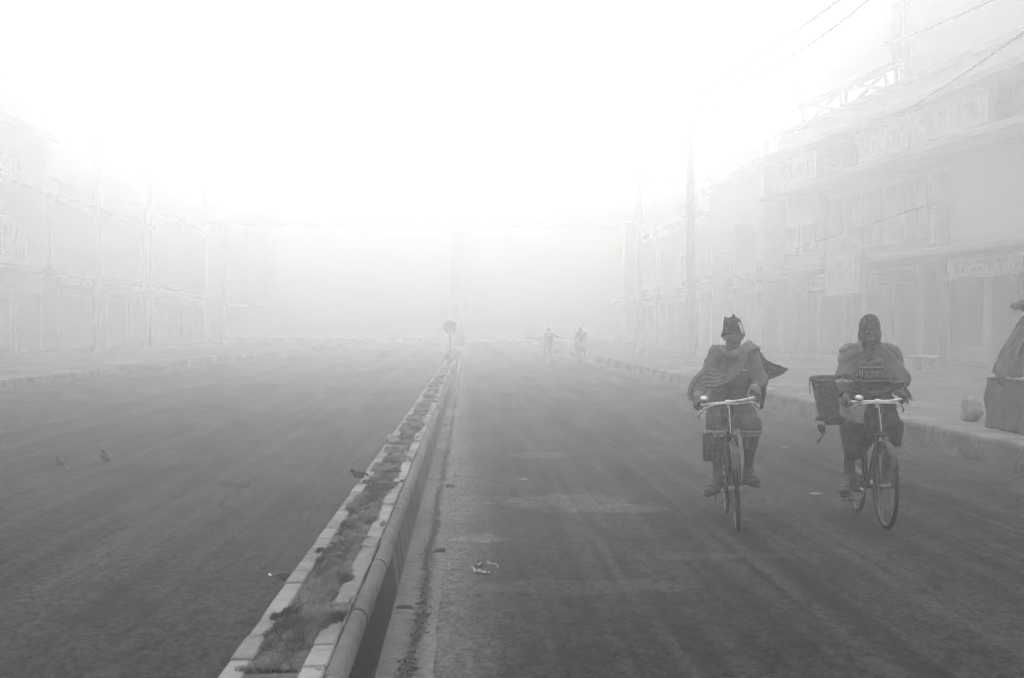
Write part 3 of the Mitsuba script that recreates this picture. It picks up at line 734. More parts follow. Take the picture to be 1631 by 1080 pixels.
def foot_prims(ankle, toe):
    ankle, toe = np.asarray(ankle, float), np.asarray(toe, float)
    heel = ankle + (ankle - toe) * 0.22 * np.array([1, 1, 0]) - [0, 0, 0.045]
    ball = toe * 0.75 + ankle * 0.25 * np.array([1, 1, 0]) + [0, 0, 0]; ball[2] = toe[2] + 0.008
    d = (toe - ankle) * [1, 1, 0]; d /= np.linalg.norm(d); sd = np.array([-d[1], d[0], 0])
    pr = [cone(ankle, heel, 0.036, 0.032), cone(heel, ball, 0.030, 0.034, (1, 1, 0.8)), cone(ankle + d * 0.02, ball, 0.034, 0.030)]
    for k in range(5):
        o = sd * (-0.034 + 0.017 * k)
        pr.append(cone(ball + o * 0.8, toe + o - d * (0.004 + 0.004 * abs(k - 1)), 0.013, 0.0105))
    return pr, heel, ball, d, sd

def sandal(ankle, toe):
    _, heel, ball, d, sd = foot_prims(ankle, toe)
    low = np.array([0, 0, -0.034])
    a, b, c = heel + low - d * 0.015, ball + low, np.asarray(toe) + low * 0.75 + d * 0.014
    a[2] = max(a[2], b[2] - 0.01)
    f = lambda p: np.maximum(union([cone(a, b, 0.036, 0.044), cone(b, c, 0.044, 0.036)], 0.02)(p), np.abs((p[:, 2] - (a[2] + (c[2] - a[2]) * np.clip(((p - a) @ d) / max((c - a) @ d, 1e-6), -0.2, 1.2)))) - 0.010)
    sole = relax(surf(f, np.minimum(a, c) - 0.06, np.maximum(a, c) + 0.06, 0.006), 2)
    top = ball + [0, 0, 0.038]
    strap = ribbon(curve([ball + sd * 0.046 - [0, 0, 0.026], ball + sd * 0.036 + [0, 0, 0.022], top, ball - sd * 0.036 + [0, 0, 0.022], ball - sd * 0.046 - [0, 0, 0.026]], 14), np.tile(d * 0.021, (14, 1)), 0.007, 5)
    return join(sole, strap)

def person(label, J, head_dir, tilt):
    """J: joints. Returns the key and the head's local frame; the body is one continuous surface."""
    t = thing('person', label, 'person')
    hf, L, R = head_field(J['head'], head_dir, tilt)
    pr = [ell(J['pelvis'] + [0, 0, 0.0], (0.145, 0.105, 0.105)), cone(J['pelvis'], J['chest'], 0.115, 0.125, (1.15, 0.85, 1)), cone(J['chest'], J['neck'] - [0, -0.03, 0.05], 0.13, 0.075, (1.15, 0.8, 1)), cone(J['neck'] - [0, -0.035, 0.04], J['head'] + [0, 0.01, -0.05], 0.056, 0.050)]
    for s in 'LR':
        pr += limb([J['neck'] - [0, 0, 0.06], J['sh' + s], J['el' + s], J['wr' + s]], [0.06, 0.055, 0.041, 0.026])
        pr += limb([J['pelvis'] + (J['hip' + s] - J['pelvis']) * 0.8, J['kn' + s]], [0.095, 0.056])
        kn, an = J['kn' + s], J['an' + s]
        calf = kn * 0.65 + an * 0.35 + np.array([0, 0.022, 0])
        pr += limb([kn, calf, an], [0.054, 0.050, 0.033])
        pr += foot_prims(an, J['to' + s])[0]
    body = union(pr, 0.035)
    f = lambda p: smin(body(p), hf(p), 0.02)
    pts = np.array([J[k] for k in J]); lo, hi = pts.min(0) - 0.20, pts.max(0) + 0.20
    h = 0.0105
    m = surf(f, lo, hi, h)
    c = J['head']                                   # the head again, finer
    hm = surf(f, c - [0.125, 0.15, 0.145], c + [0.125, 0.14, 0.14], 0.0042)
    m = solid_union(relax(m, 2), relax(hm, 1), *[hand_mesh(J['wr' + s], J['gr' + s], J['ax' + s]) for s in 'LR'])
    k = put('body', m, 'skin', t, smooth=True)
    for s in (-1, 1):
        e = put('eye', tf(trimesh.creation.icosphere(2, 0.0100), trans(*L(s * 0.031, 0.0655, 0.007))), 'eye_white', t, smooth=True)
        put('iris', tf(trimesh.creation.icosphere(2, 0.0062), trans(*L(s * 0.031, 0.0705, 0.006))), 'dark_hair', e, smooth=True)
        put('eyebrow', relax(surf(cone(L(s * 0.016, 0.079, 0.025), L(s * 0.050, 0.066, 0.027), 0.006, 0.004), L(s * 0.03, 0.07, 0.026) - 0.035, L(s * 0.03, 0.07, 0.026) + 0.035, 0.003), 1), 'dark_hair', t, smooth=True)
    for s in 'LR': put('sandal', sandal(J['an' + s], J['to' + s]), 'sandal_rubber', t, smooth=40)
    return t, L, R, hf

def fringe(a, b, n, length, direction, r, seed, spread=0.02):
    g = np.random.default_rng(seed); out = []
    for k in range(n):
        q = np.asarray(a) + (np.asarray(b) - a) * (k + g.uniform(0, 0.6)) / n
        e = q + np.asarray(direction) * length * g.uniform(0.6, 1.1) + g.normal(0, spread, 3)
        out.append(tube(curve([q, (q + e) / 2 + g.normal(0, spread * 0.3, 3), e], 5), [r, r, r * 0.9, r * 0.7, r * 0.4], 5))
    return join(*out)

# --- the man in the striped cap ------------------------------------------------
BL = lambda x, y, z: (BIKE_L @ np.array([x, y, z, 1.0]))[:3]
J = dict(pelvis=P(1159, 640, 12.32), chest=P(1168, 590, 12.14), neck=P(1169, 556, 12.10), head=P(1170, 535.5, 12.03),
         shL=P(1143, 563, 12.12), shR=P(1197, 562, 12.14), elL=P(1123, 606, 12.06), elR=P(1213, 606, 12.06), wrL=P(1127, 634, 11.86), wrR=P(1213, 630, 11.86),
         hipL=P(1147, 642, 12.28), hipR=P(1174, 642, 12.28), knL=P(1142, 690, 11.90), knR=P(1199, 684, 11.87), anL=P(1146, 760, 12.02), anR=P(1194, 752, 12.22), toL=P(1131, 784, 11.90), toR=P(1206, 770, 12.10))
clampL = np.array([0, 0.225 + 0.07 * 0.42 - 0.045, 0.955 + 0.18 * 0.42])
J['grL'], J['grR'] = BL(*(clampL + [-0.240, 0.09, -0.026])), BL(*(clampL + [0.243, 0.09, 0.012]))
J['axL'], J['axR'] = np.array([-0.15, 1, 0.0]), np.array([0.15, 1, 0.0])
J['axL'], J['axR'] = -J['axL'], -J['axR']
J['wrL'], J['wrR'] = J['grL'] + [0.012, 0.095, 0.058], J['grR'] + [-0.012, 0.095, 0.058]
man, HL, HR, hfield = person('cyclist in a dark cap with a white stripe, grey jumper and windblown scarf', J, (0.0, -1, -0.10), Z3)
C0 = J['chest']
def torso(J, grow, sleeves=1.0, belly=0.0):
    pr = [ell(J['pelvis'] + [0, 0, 0.02], (0.165 + grow, 0.125 + grow, 0.11)), cone(J['pelvis'], J['chest'], 0.130 + grow + belly, 0.142 + grow, (1.16, 0.86, 1)), cone(J['chest'], J['neck'] - [0, -0.03, 0.05], 0.145 + grow, 0.082 + grow * 0.5, (1.2, 0.82, 1))]
    for s in 'LR':
        w = J['el' + s] + (J['wr' + s] - J['el' + s]) * (0.82 if sleeves == 1 else sleeves)
        pr += limb([J['neck'] - [0, 0, 0.055], J['sh' + s], J['el' + s], w], [0.066 + grow, 0.058 + grow, 0.054 + grow, 0.043 + grow * 0.5])
    return pr
tor = union(torso(J, 0.006), 0.035)
neckline = ell(J['neck'] + [0, -0.05, 0.035], (0.058, 0.07, 0.055))
f = wrinkle(lambda p: np.maximum(tor(p), -neckline(p)), 0.013, 9.0, 5, (1.0, 1.0, 1.7))
cloth('jumper', f, J['pelvis'] - [0.36, 0.55, 0.12], J['neck'] + [0.36, 0.30, 0.06], 0.0095, 'grey_jumper', man, C0)
for s in 'LR':                                       # ribbed cuffs
    d = J['wr' + s] - J['el' + s]; d /= np.linalg.norm(d); a = J['el' + s] + (J['wr' + s] - J['el' + s]) * 0.80
    m = tube(np.array([a + d * q for q in np.linspace(-0.004, 0.062, 9)]), 0.046 + 0.003 * np.sin(np.linspace(0, 9, 9)), 20)
    put('cuff', m, 'ribbed_grey', man, smooth=True, uv=uv_of(m, C0))
# lungi: over the thighs, tucked round the near knee, a flap hanging at the other
hipL, hipR, knL, knR = J['hipL'], J['hipR'], J['knL'], J['knR']
pr = [ell(J['pelvis'] + [0, -0.02, -0.005], (0.175, 0.135, 0.095)), cone(hipL + [0, -0.03, 0], knL + [0, -0.004, 0.012], 0.112, 0.080), cone(hipR + [0, -0.03, 0], knR + [0, -0.004, 0.012], 0.112, 0.083),
      cone(J['pelvis'] + [0, -0.12, -0.06], (knL + knR) / 2 + [0, 0.12, 0.02], 0.09, 0.05), cone(knR + [0, 0.0, 0.0], P(1197, 714, 12.0), 0.078, 0.052)]
f = wrinkle(union(pr, 0.045), 0.014, 8.0, 9, (1.2, 0.8, 0.8))
hemL = knL[2] - 0.055
g = lambda p: np.maximum(f(p), np.where(p[:, 0] < J['pelvis'][0] + 0.03, hemL - p[:, 2], -1.0))
cloth('lungi', g, np.minimum(knL, knR) - [0.14, 0.13, 0.22], J['pelvis'] + [0.30, 0.20, 0.12], 0.0095, 'check_lungi', man, C0)
b0 = P(1126, 697, 11.93)
top = np.array([P(x, y, d) for x, y, d in ((1122, 699, 11.98), (1126, 698, 11.84), (1138, 699, 11.80), (1152, 697, 11.84), (1155, 697, 11.98))])
m = ribbon(curve([P(1136, 690, 11.83), P(1134.5, 703, 11.81), P(1134, 718, 11.82), P(1133.5, 735.5, 11.85)], 14), np.linspace(0.075, 0.064, 14)[:, None] * np.array([1, 0.12, 0.0]), 0.010, 19, 0.012, 2.2, 4)
put('lungi_flap', m, 'check_lungi', man, smooth=True, uv=uv_of(m, C0) + [0, 0.4], label='loose flap of the lungi hanging below one knee')
# knitted cap: tall, flat on top with two pointed corners, pulled down to the ears, stripes down one side
up = Z3
capf0 = lambda p: hfield(p) - 0.011
crown = union([ell(HL(0.002, -0.010, 0.052), (0.083, 0.096, 0.092), HR), ell(HL(-0.012, -0.008, 0.092), (0.070, 0.075, 0.060), HR), cone(HL(-0.050, -0.005, 0.02), HL(-0.050, -0.005, 0.125), 0.032, 0.024),
               cone(HL(-0.052, 0.0, 0.12), HL(-0.072, -0.002, 0.156), 0.026, 0.008), cone(HL(-0.004, 0.0, 0.12), HL(0.0, 0.0, 0.176), 0.040, 0.010), cone(HL(0.02, -0.01, 0.10), HL(0.036, -0.01, 0.128), 0.045, 0.022)], 0.018)
def brim(p):                                          # lower edge: brow in front, over the ears at the sides and low behind
    q = (p - J['head']) @ HR
    return q[:, 2] - (0.030 - 0.035 * np.clip((0.055 - q[:, 1]) / 0.09, 0, 1.3) - 0.010 * np.abs(q[:, 0]) / 0.08)
f = wrinkle(lambda p: np.minimum(capf0(p), crown(p)), 0.005, 22.0, 3)
g = lambda p: np.maximum(f(p), -brim(p))
ck = cloth('cap', g, J['head'] - [0.13, 0.15, 0.16], J['head'] + [0.13, 0.15, 0.19], 0.0052, 'dark_cap', man, C0, 2)
st = []
for w, pts in ((0.0115, [(0.040, 0.062, 0.128), (0.056, 0.070, 0.100), (0.062, 0.072, 0.066), (0.064, 0.070, 0.030)]), (0.0045, [(0.064, 0.040, 0.118), (0.078, 0.048, 0.090), (0.084, 0.046, 0.056), (0.086, 0.040, 0.020)])):
    st.append(ribbon(curve([HL(*q) for q in pts], 14), np.tile(HR @ np.array([w, -w * 0.8, 0]), (14, 1)), 0.006, 5))
# seat the stripes on the cap's surface
def seat(m, f, eps=0.003, lift=0.002):
    v = m.vertices.copy()
    for _ in range(6):
        d = f(v); gr = np.stack([(f(v + e) - f(v - e)) / 0.004 for e in np.eye(3) * 0.002], 1)
        gr /= np.linalg.norm(gr, axis=1, keepdims=True) + 1e-9
        v = v - gr * (d - lift)[:, None]
    m = m.copy(); m.vertices = v; return m
for s in st:
    u = seat(s, g, lift=0.0022); put('stripe', u, 'white_stripe', ck, smooth=True, label='white stripe down the side of the cap')
# moustache and stubble
put('moustache', relax(surf(union([cone(HL(0, 0.088, -0.043), HL(s * 0.028, 0.074, -0.050), 0.007, 0.004) for s in (-1, 1)], 0.006), HL(0, 0.08, -0.046) - 0.045, HL(0, 0.08, -0.046) + 0.045, 0.003), 1), 'dark_hair', man, smooth=True)
# scarf: round the neck, over one shoulder, across the chest and over the other forearm; the other end flies behind
def px(*pts): return [P(*q) for q in pts]
def strip(pts, widths, name, material, fold, waves, seed, n=40, up=(0, 0, 1), thick=0.014, across=15, **lab):
    c = curve(pts, n)
    t = np.gradient(c, axis=0); t /= np.linalg.norm(t, axis=1, keepdims=True)
    wdt = np.interp(np.linspace(0, 1, n), np.linspace(0, 1, len(widths)), widths)
    view = np.array([0, -1.0, 0.15])
    s = np.cross(t, view); s /= np.linalg.norm(s, axis=1, keepdims=True) + 1e-9
    return put(name, ribbon(c, s * wdt[:, None], thick, across, fold, waves, seed, out=(0, -1, 0)), material, man, smooth=True, **lab)
sc = key_for('scarf', man)
loop = curve(px((1150, 551, 12.16), (1153, 557, 12.02), (1163, 564, 11.955), (1176, 562, 11.95), (1190, 554, 11.99), (1201, 550, 12.08), (1204, 552, 12.20)), 40)
t = np.gradient(loop, axis=0); s = np.cross(t, [0, -1, 0.6]); s /= np.linalg.norm(s, axis=1, keepdims=True)
wl = np.interp(np.linspace(0, 1, 40), [0, .3, .55, .8, 1], [0.024, 0.022, 0.030, 0.045, 0.055])
put('neck_fold', ribbon(loop, s * wl[:, None], 0.018, 13, 0.008, 2.5, 1, out=(0, -1, 0.3)), 'scarf_wool', sc, smooth=True)
diag = curve(px((1189, 557, 11.955), (1185, 573, 11.915), (1174, 590, 11.89), (1158, 601, 11.885), (1140, 607, 11.89), (1124, 609, 11.93), (1112, 617, 11.95), (1103, 633, 11.97)), 56)
t = np.gradient(diag, axis=0); s = np.cross(t, [0, -1, 0.25]); s /= np.linalg.norm(s, axis=1, keepdims=True)
wl = np.interp(np.linspace(0, 1, 56), [0, .15, .35, .6, .8, 1], [0.030, 0.034, 0.042, 0.056, 0.074, 0.046])
put('chest_fold', ribbon(diag, s * wl[:, None], 0.014, 23, 0.010, 3.6, 2, out=(0, -1, 0.3)), 'scarf_wool', sc, smooth=True)
over = curve(px((1152, 596, 12.0), (1134, 594, 11.97), (1120, 600, 11.95), (1110, 614, 11.96), (1102, 632, 12.0)), 34)
t = np.gradient(over, axis=0); s = np.cross(t, [0, -1, 0.25]); s /= np.linalg.norm(s, axis=1, keepdims=True)
wl = np.interp(np.linspace(0, 1, 34), [0, .3, .7, 1], [0.030, 0.045, 0.050, 0.028])
put('sleeve_fold', ribbon(over, s * wl[:, None], 0.016, 17, 0.011, 3.0, 5, out=(0, -1, 0.3)), 'scarf_wool', sc, smooth=True)
put('fringe', fringe(P(1097, 632, 11.98), P(1111, 636, 11.95), 15, 0.035, (-0.12, 0, -1), 0.0035, 3, 0.006), 'scarf_wool', sc, smooth=40)
tail = curve([P(1203, 554, 12.25), P(1214, 572, 12.32), P(1224, 588, 12.40), P(1239, 591, 12.48), P(1257.5, 589, 12.56)], 30)
wl = np.interp(np.linspace(0, 1, 30), [0, .3, .5, .68, .85, 1], [0.055, 0.075, 0.088, 0.064, 0.040, 0.006])
s = np.stack([np.interp(np.linspace(0, 1, 30), [0, .5, 1], [-0.5, -0.25, 0.2]), np.full(30, 0.15), np.ones(30)], 1); s /= np.linalg.norm(s, axis=1, keepdims=True)
put('flying_end', ribbon(tail, s * wl[:, None], 0.009, 21, 0.012, 2.4, 8), 'dark_scarf', sc, smooth=True, label='dark end of the scarf flying out behind the shoulder')
put('back_fold', ribbon(curve(px((1219, 588, 12.30), (1221, 606, 12.30), (1218, 626, 12.28), (1216, 652, 12.24)), 18), np.linspace(0.035, 0.014, 18)[:, None] * np.array([1, 0.2, 0]), 0.01, 9, 0.008, 2, 9), 'dark_scarf', sc, smooth=True)
pk = np.array([P(x, y, 11.86) for x, y in ((1182.5, 592.5), (1186, 587.3), (1191, 590.8))])
depth = 11.6
while tor(np.array([P(1186, 590, depth)]))[0] > 0.016: depth += 0.004
pk = mesh_of([P(x, y, depth) for x, y in ((1182.5, 592.8), (1186, 587.3), (1191.5, 591))], [[0, 1, 2]])
n0 = np.array([0, -1.0, 0.1]) * 0.004
v = np.vstack([pk.vertices + n0, pk.vertices]); F0 = pk.faces
put('pocket_paper', mesh_of(v, np.vstack([F0, F0[:, ::-1] + len(pk.vertices)])), 'pocket_paper', man, smooth=False, label='white corner of paper showing at the chest pocket')

# --- the man with the shawl ------------------------------------------------------
BR = lambda x, y, z: (BIKE_R @ np.array([x, y, z, 1.0]))[:3]
J = dict(pelvis=P(1390, 640, 12.44), chest=P(1391, 590, 12.26), neck=P(1390, 557, 12.22), head=P(1390.5, 534, 12.14),
         shL=P(1358, 568, 12.24), shR=P(1424, 567, 12.26), elL=P(1347, 610, 12.16), elR=P(1439, 608, 12.16), wrL=P(1353, 632, 11.95), wrR=P(1440, 630, 11.95),
         hipL=P(1377, 642, 12.40), hipR=P(1404, 642, 12.40), knL=P(1358, 691, 12.0), knR=P(1426, 688, 12.0), anL=P(1361, 764, 12.12), anR=P(1416, 752, 12.34), toL=P(1351, 786, 11.98), toR=P(1425, 772, 12.20))
J['grL'], J['grR'] = BR(*(clampL + [-0.231, 0.09, -0.016])), BR(*(clampL + [0.219, 0.09, 0.004]))
J['axL'], J['axR'] = np.array([0.1, -1, 0.0]), np.array([-0.1, -1, 0.0])
J['wrL'], J['wrR'] = J['grL'] + [0.012, 0.095, 0.058], J['grR'] + [-0.005, 0.095, 0.058]
man, HL, HR, hfield = person('bearded cyclist in a ribbed hood and checked shawl over a dark patterned jumper', J, (-0.05, -1, -0.06), Z3)
C0 = J['chest']
tor = union(torso(J, 0.012, belly=0.02), 0.035)
f = wrinkle(tor, 0.010, 9.0, 15, (1.0, 1.0, 1.5))
cloth('jumper', f, J['pelvis'] - [0.38, 0.58, 0.12], J['neck'] + [0.38, 0.32, 0.06], 0.0095, 'patterned_jumper', man, C0)
# shawl: a cape of the shoulders with a slanting hem, one edge falling over the arm
pr = []
for s in 'LR':
    low = J['el' + s] + (J['wr' + s] - J['el' + s]) * 0.25
    pr += limb([J['neck'] + [0, 0.02, -0.03], J['sh' + s] + [0, 0.0, 0.006], J['el' + s] + [0, 0.0, 0.01], low], [0.080, 0.080, 0.082, 0.074])
pr += [cone(J['neck'] + [s * 0.05, 0.02, 0.0], J['sh' + k] + [0, 0.01, 0.02], 0.070, 0.066) for s, k in ((-1, 'L'), (1, 'R'))]
pr += [cone(J['chest'] + [0, 0, 0.02], J['neck'] + [0, 0.0, -0.04], 0.178, 0.105, (1.2, 0.84, 1)), cone(J['neck'] + [0, 0.01, -0.04], J['neck'] + [0, 0.02, 0.02], 0.09, 0.078)]
hx = [P(x, 600, 12.1)[0] for x in (1330, 1345, 1362, 1385, 1402, 1413, 1419, 1426, 1440, 1456)]
hz = [P(0, y, 12.1)[2] for y in (601, 598, 596, 586, 579, 579, 588, 603, 611, 614)]
hem = lambda p: np.interp(p[:, 0], hx, hz) + 0.008 * np.sin(p[:, 0] * 60)
def drape(p):                                         # long slanting folds from the neck to the hem
    d = union(pr, 0.05)(p); near = np.abs(d) < 0.06
    q = p[near]; k = (q[:, 2] - J['neck'][2]) * 1.0 + 0.75 * (q[:, 0] - J['neck'][0]) * np.clip((q[:, 0] - J['neck'][0] - 0.06) * 12, -1, 1.3)
    d[near] -= 0.0055 * np.sin(k * 55 + 5 * meshkit.noise(q * 6, 2)) + 0.0022 * np.sin(k * 105 + 3 * meshkit.noise(q * 9, 4))
    return d
face_gap = ell(HL(0, 0.10, -0.03), (0.060, 0.08, 0.075), HR)
g = lambda p: np.maximum(np.maximum(drape(p), hem(p) - p[:, 2]), -face_gap(p))
cloth('shawl', g, J['pelvis'] - [0.40, 0.50, -0.08], J['neck'] + [0.40, 0.30, 0.09], 0.0085, 'check_shawl', man, C0, 2)
edge = curve(px((1413, 577, 12.02), (1420, 590, 12.01), (1426, 603, 12.02), (1438, 610, 12.04), (1450, 616, 12.08)), 26)
t = np.gradient(edge, axis=0); s = np.cross(t, [0, -1, 0.2]); s /= np.linalg.norm(s, axis=1, keepdims=True)
sw = key_for('shawl_edge', man)
scene[sw] = mikit.ply(ribbon(edge, s * 0.022, 0.012, 9, 0.006, 2, 3, out=(0, -1, 0)), 'check_shawl', smooth=True)
put('fringe', join(fringe(P(1444, 612, 12.10), P(1451, 622, 12.12), 14, 0.11, (0.45, 0, -1), 0.0055, 7, 0.018), fringe(P(1447, 618, 12.14), P(1449, 632, 12.1), 10, 0.11, (0.4, 0.1, -1), 0.0055, 8, 0.016)), 'check_shawl', sw, smooth=40)
# dark sleeve under the shawl with pale rings at the elbow
d = J['wrL'] - J['elL']; d /= np.linalg.norm(d)
put('sleeve_ring', join(*[tube(curve([J['elL'] + [-0.066, -0.03, 0.02 - q], J['elL'] + [-0.045, -0.076, 0.024 - q], J['elL'] + [0.0, -0.090, 0.022 - q], J['elL'] + [0.045, -0.07, 0.014 - q]], 14), 0.0045, 6) for q in (0.0, 0.017)]), 'cuff_white', man, smooth=40)
for s in 'LR':
    m = tube(np.array([J['el' + s] + (J['wr' + s] - J['el' + s]) * q for q in np.linspace(0.35, 0.86, 9)]), [0.060, 0.060, 0.057, 0.054, 0.050, 0.048, 0.044, 0.043, 0.042], 18)
    m.vertices += 0.006 * (meshkit.noise(m.vertices * 26, 3) - 0.5)[:, None]
    put('cuff', m, 'dark_scarf', man, smooth=True)
# hood: ribbed, paler on one side, round the face and down to the shawl
opening = ell(HL(0, 0.108, -0.022), (0.056, 0.075, 0.066), HR)
crown = union([ell(HL(0, -0.012, 0.070), (0.087, 0.100, 0.112), HR), ell(HL(0, -0.02, -0.03), (0.087, 0.094, 0.10), HR), cone(HL(0, -0.01, -0.07), J['neck'] + [0, 0.02, -0.015], 0.072, 0.076)], 0.03)
rib = lambda p: 0.0022 * np.sin(np.arctan2((p - J['head']) @ HR[:, 0], 0.10 + (p - J['head']) @ HR[:, 1] * 0.3) * 60)
g = lambda p: np.maximum(np.maximum(np.minimum(hfield(p) - 0.012, crown(p)) + rib(p), -opening(p)), J['neck'][2] - 0.03 - p[:, 2])
hd = cloth('hood', g, J['head'] - [0.13, 0.15, 0.16], J['head'] + [0.13, 0.15, 0.18], 0.0052, 'ribbed_cap', man, (J['head'][0], 0, 0), 1)
bf = union([cone(HL(-0.045, 0.045, -0.055), HL(0, 0.070, -0.105), 0.022, 0.026), cone(HL(0.045, 0.045, -0.055), HL(0, 0.070, -0.105), 0.022, 0.026), cone(HL(-0.030, 0.072, -0.050), HL(0, 0.090, -0.042), 0.008, 0.009), cone(HL(0.030, 0.072, -0.050), HL(0, 0.090, -0.042), 0.008, 0.009), cone(HL(0, 0.072, -0.09), HL(0, 0.078, -0.135), 0.028, 0.012)], 0.015)
mouth = ell(HL(0, 0.10, -0.058), (0.024, 0.03, 0.008), HR)
f = wrinkle(lambda p: np.maximum(bf(p), -mouth(p)), 0.0022, 55.0, 6)
put('beard', relax(surf(f, HL(0, 0.06, -0.085) - [0.10, 0.07, 0.08], HL(0, 0.06, -0.085) + [0.10, 0.07, 0.08], 0.0042), 1), 'dark_hair', man, smooth=True)
put('collar_flap', ribbon(curve(px((1375, 545, 12.12), (1374, 552, 12.06), (1377, 560, 12.03)), 10), np.tile([0.018, 0.01, 0.012], (10, 1)), 0.008, 5), 'pale_cloth', man, smooth=True)
# lungi: gathered below both knees and slung between them
hipL, hipR, knL, knR = J['hipL'], J['hipR'], J['knL'], J['knR']
pr = [ell(J['pelvis'] + [0, -0.02, -0.005], (0.185, 0.145, 0.10)), cone(hipL + [0.01, -0.03, 0], knL + [0.012, 0, 0.015], 0.118, 0.080), cone(hipR + [0, -0.03, 0], knR + [0, 0, 0.015], 0.122, 0.088),
      cone(knL + [0.016, 0.01, 0.0], P(1367, 724, 12.02), 0.080, 0.074), cone(J['pelvis'] + [0, -0.15, -0.09], P(1380, 712, 12.10), 0.11, 0.060), cone(knR, P(1429, 708, 12.03), 0.086, 0.060)]
hx2 = [P(x, 700, 12.0)[0] for x in (1335, 1345, 1365, 1385, 1398, 1412, 1425, 1445)]
hz2 = [P(0, y, 12.0)[2] for y in (728, 731, 734, 730, 712, 700, 714, 712)]
f0 = wrinkle(union(pr, 0.055), 0.017, 7.5, 21, (1.2, 0.8, 0.9))
g = lambda p: np.maximum(f0(p), np.interp(p[:, 0], hx2, hz2) - p[:, 2])
cloth('lungi', g, np.minimum(knL, knR) - [0.16, 0.15, 0.30], J['pelvis'] + [0.34, 0.22, 0.12], 0.0095, 'dark_lungi', man, C0)
path = curve([P(1362, 641, 12.13), P(1362, 650, 12.02), P(1361, 661, 11.93), P(1362, 671.5, 11.90)], 18)
sdv = np.stack([np.linspace(0.115, 0.105, 18), np.linspace(-0.02, 0.05, 18), np.linspace(-0.02, -0.035, 18)], 1)
put('waist_cloth', ribbon(path, sdv, 0.010, 25, 0.011, 2.4, 6, out=(0, -1, 0.4)), 'pale_cloth', man, smooth=True, label='pale cloth hanging over the thigh')

# ------------------------------------------------------------------ basket behind the second rider
mat('wicker', lambda p, n, uv: G(dr.maximum(0.105 * (0.35 + 0.8 * noise(p.x * 70, p.y * 70, p.z * 90)) * (0.7 + 0.6 * fbm(p.x * 9, p.y * 9, p.z * 9)), 0.01)), rough=0.8)
mat('rope', 0.06)
def basket(label, c, r0, r1, hgt, tilt):
    M = trans(*c) @ tilt
    t = thing('basket', label, 'basket')
    nst, rows, nth = 26, 20, 150
    ang = np.arange(nth) * 2 * np.pi / nth
    strands = []
    for k in range(rows):                             # weavers pass in front of and behind the stakes
        z = (k + 0.5) / rows * hgt; r = r0 + (r1 - r0) * (z / hgt) ** 0.8
        w = 0.0085 * np.cos(ang * nst / 2 + (k % 2) * np.pi)
        ring = np.stack([(r + w) * np.cos(ang), (r + w) * np.sin(ang), z + 0 * ang], 1)
        ring = np.vstack([ring, ring[:1]])
        strands.append(tube(ring, hgt / rows * 0.46, 6, caps=False))
    put('weave', tf(join(*strands), M), 'wicker', t, smooth=True)
    for k in range(nst):
        a = 2 * np.pi * k / nst
        put('stake', tf(tube([[r0 * math.cos(a), r0 * math.sin(a), 0], [(r0 + r1) / 2 * 1.02 * math.cos(a), (r0 + r1) / 2 * 1.02 * math.sin(a), hgt * 0.5], [r1 * math.cos(a), r1 * math.sin(a), hgt]], 0.0055, 5), M), 'wicker', t, smooth=40)
    rim = []
    for ph in (0, 2.1, 4.2):
        b = np.linspace(0, 2 * np.pi, 200)
        rim.append(tube(np.stack([(r1 + 0.006 + 0.010 * np.cos(22 * b + ph)) * np.cos(b), (r1 + 0.006 + 0.010 * np.cos(22 * b + ph)) * np.sin(b), hgt + 0.010 * np.sin(22 * b + ph)], 1), 0.009, 6, caps=False))
    put('rim', tf(join(*rim), M), 'wicker', t, smooth=True)
    b = np.linspace(0, 2 * np.pi, 80)
    put('band', tf(tube(np.stack([(r0 * 0.42 + r1 * 0.58 + 0.012) * np.cos(b), (r0 * 0.42 + r1 * 0.58 + 0.012) * np.sin(b), hgt * 0.58 + 0 * b], 1), 0.010, 6), M), 'wicker', t, smooth=True)
    put('base', tf(lathe([(0, 0.0), (r0, 0.0), (r0, 0.014), (0, 0.014)], 30), M), 'wicker', t, smooth=30)
    return t, M
bc = P(1339, 668, 12.60)
bt, BM = basket('round woven wicker basket tied behind the saddle of the bearded rider', bc, 0.145, 0.235, 0.345, rotx(0.07) @ roty(0.02))
g = np.random.default_rng(4)
ropes = []
for a, l in ((math.pi, 0.135), (math.pi * 0.96, 0.06), (math.pi * 1.06, 0.04), (math.pi * 1.12, 0.05)):
    q = np.array([0.252 * math.cos(a), 0.252 * math.sin(a), 0.345])
    ropes.append(tf(tube(curve([q + [0.03, 0, 0.012], q + [-0.004, 0, 0.01], q + [-0.006, 0.0, -l * 0.5], q + [-0.002, 0.002, -l]], 12), 0.0045, 5), BM))
put('rope', join(*ropes), 'rope', bt, smooth=40)
# the carrier's cross stick and the strap that hangs from it
st = thing('carrier_stick', 'rough wooden stick lying across the carrier under the wicker basket', 'stick')
put('shaft', tube([P(1303, 668, 12.55), P(1330, 671.5, 12.55), P(1390, 672, 12.55)], [0.014, 0.017, 0.016], 8), 'wicker', st, smooth=40)
put('shaft', tube([P(1318, 675, 12.66), P(1340, 675.5, 12.66), P(1400, 674, 12.66)], [0.016, 0.017, 0.014], 8), 'wicker', st, smooth=40)
sp = thing('strap', 'dark knotted strap dangling below the wicker basket', 'strap')
put('cord', join(tube(curve([P(1318, 672, 12.55), P(1318, 682, 12.55), P(1317, 690, 12.54), P(1312, 698, 12.54), P(1309, 706, 12.54)], 20), 0.006, 6), tube(curve([P(1311, 699, 12.54), P(1306, 704, 12.53), P(1306, 707, 12.53)], 10), 0.006, 6)), 'rope', sp, smooth=40)
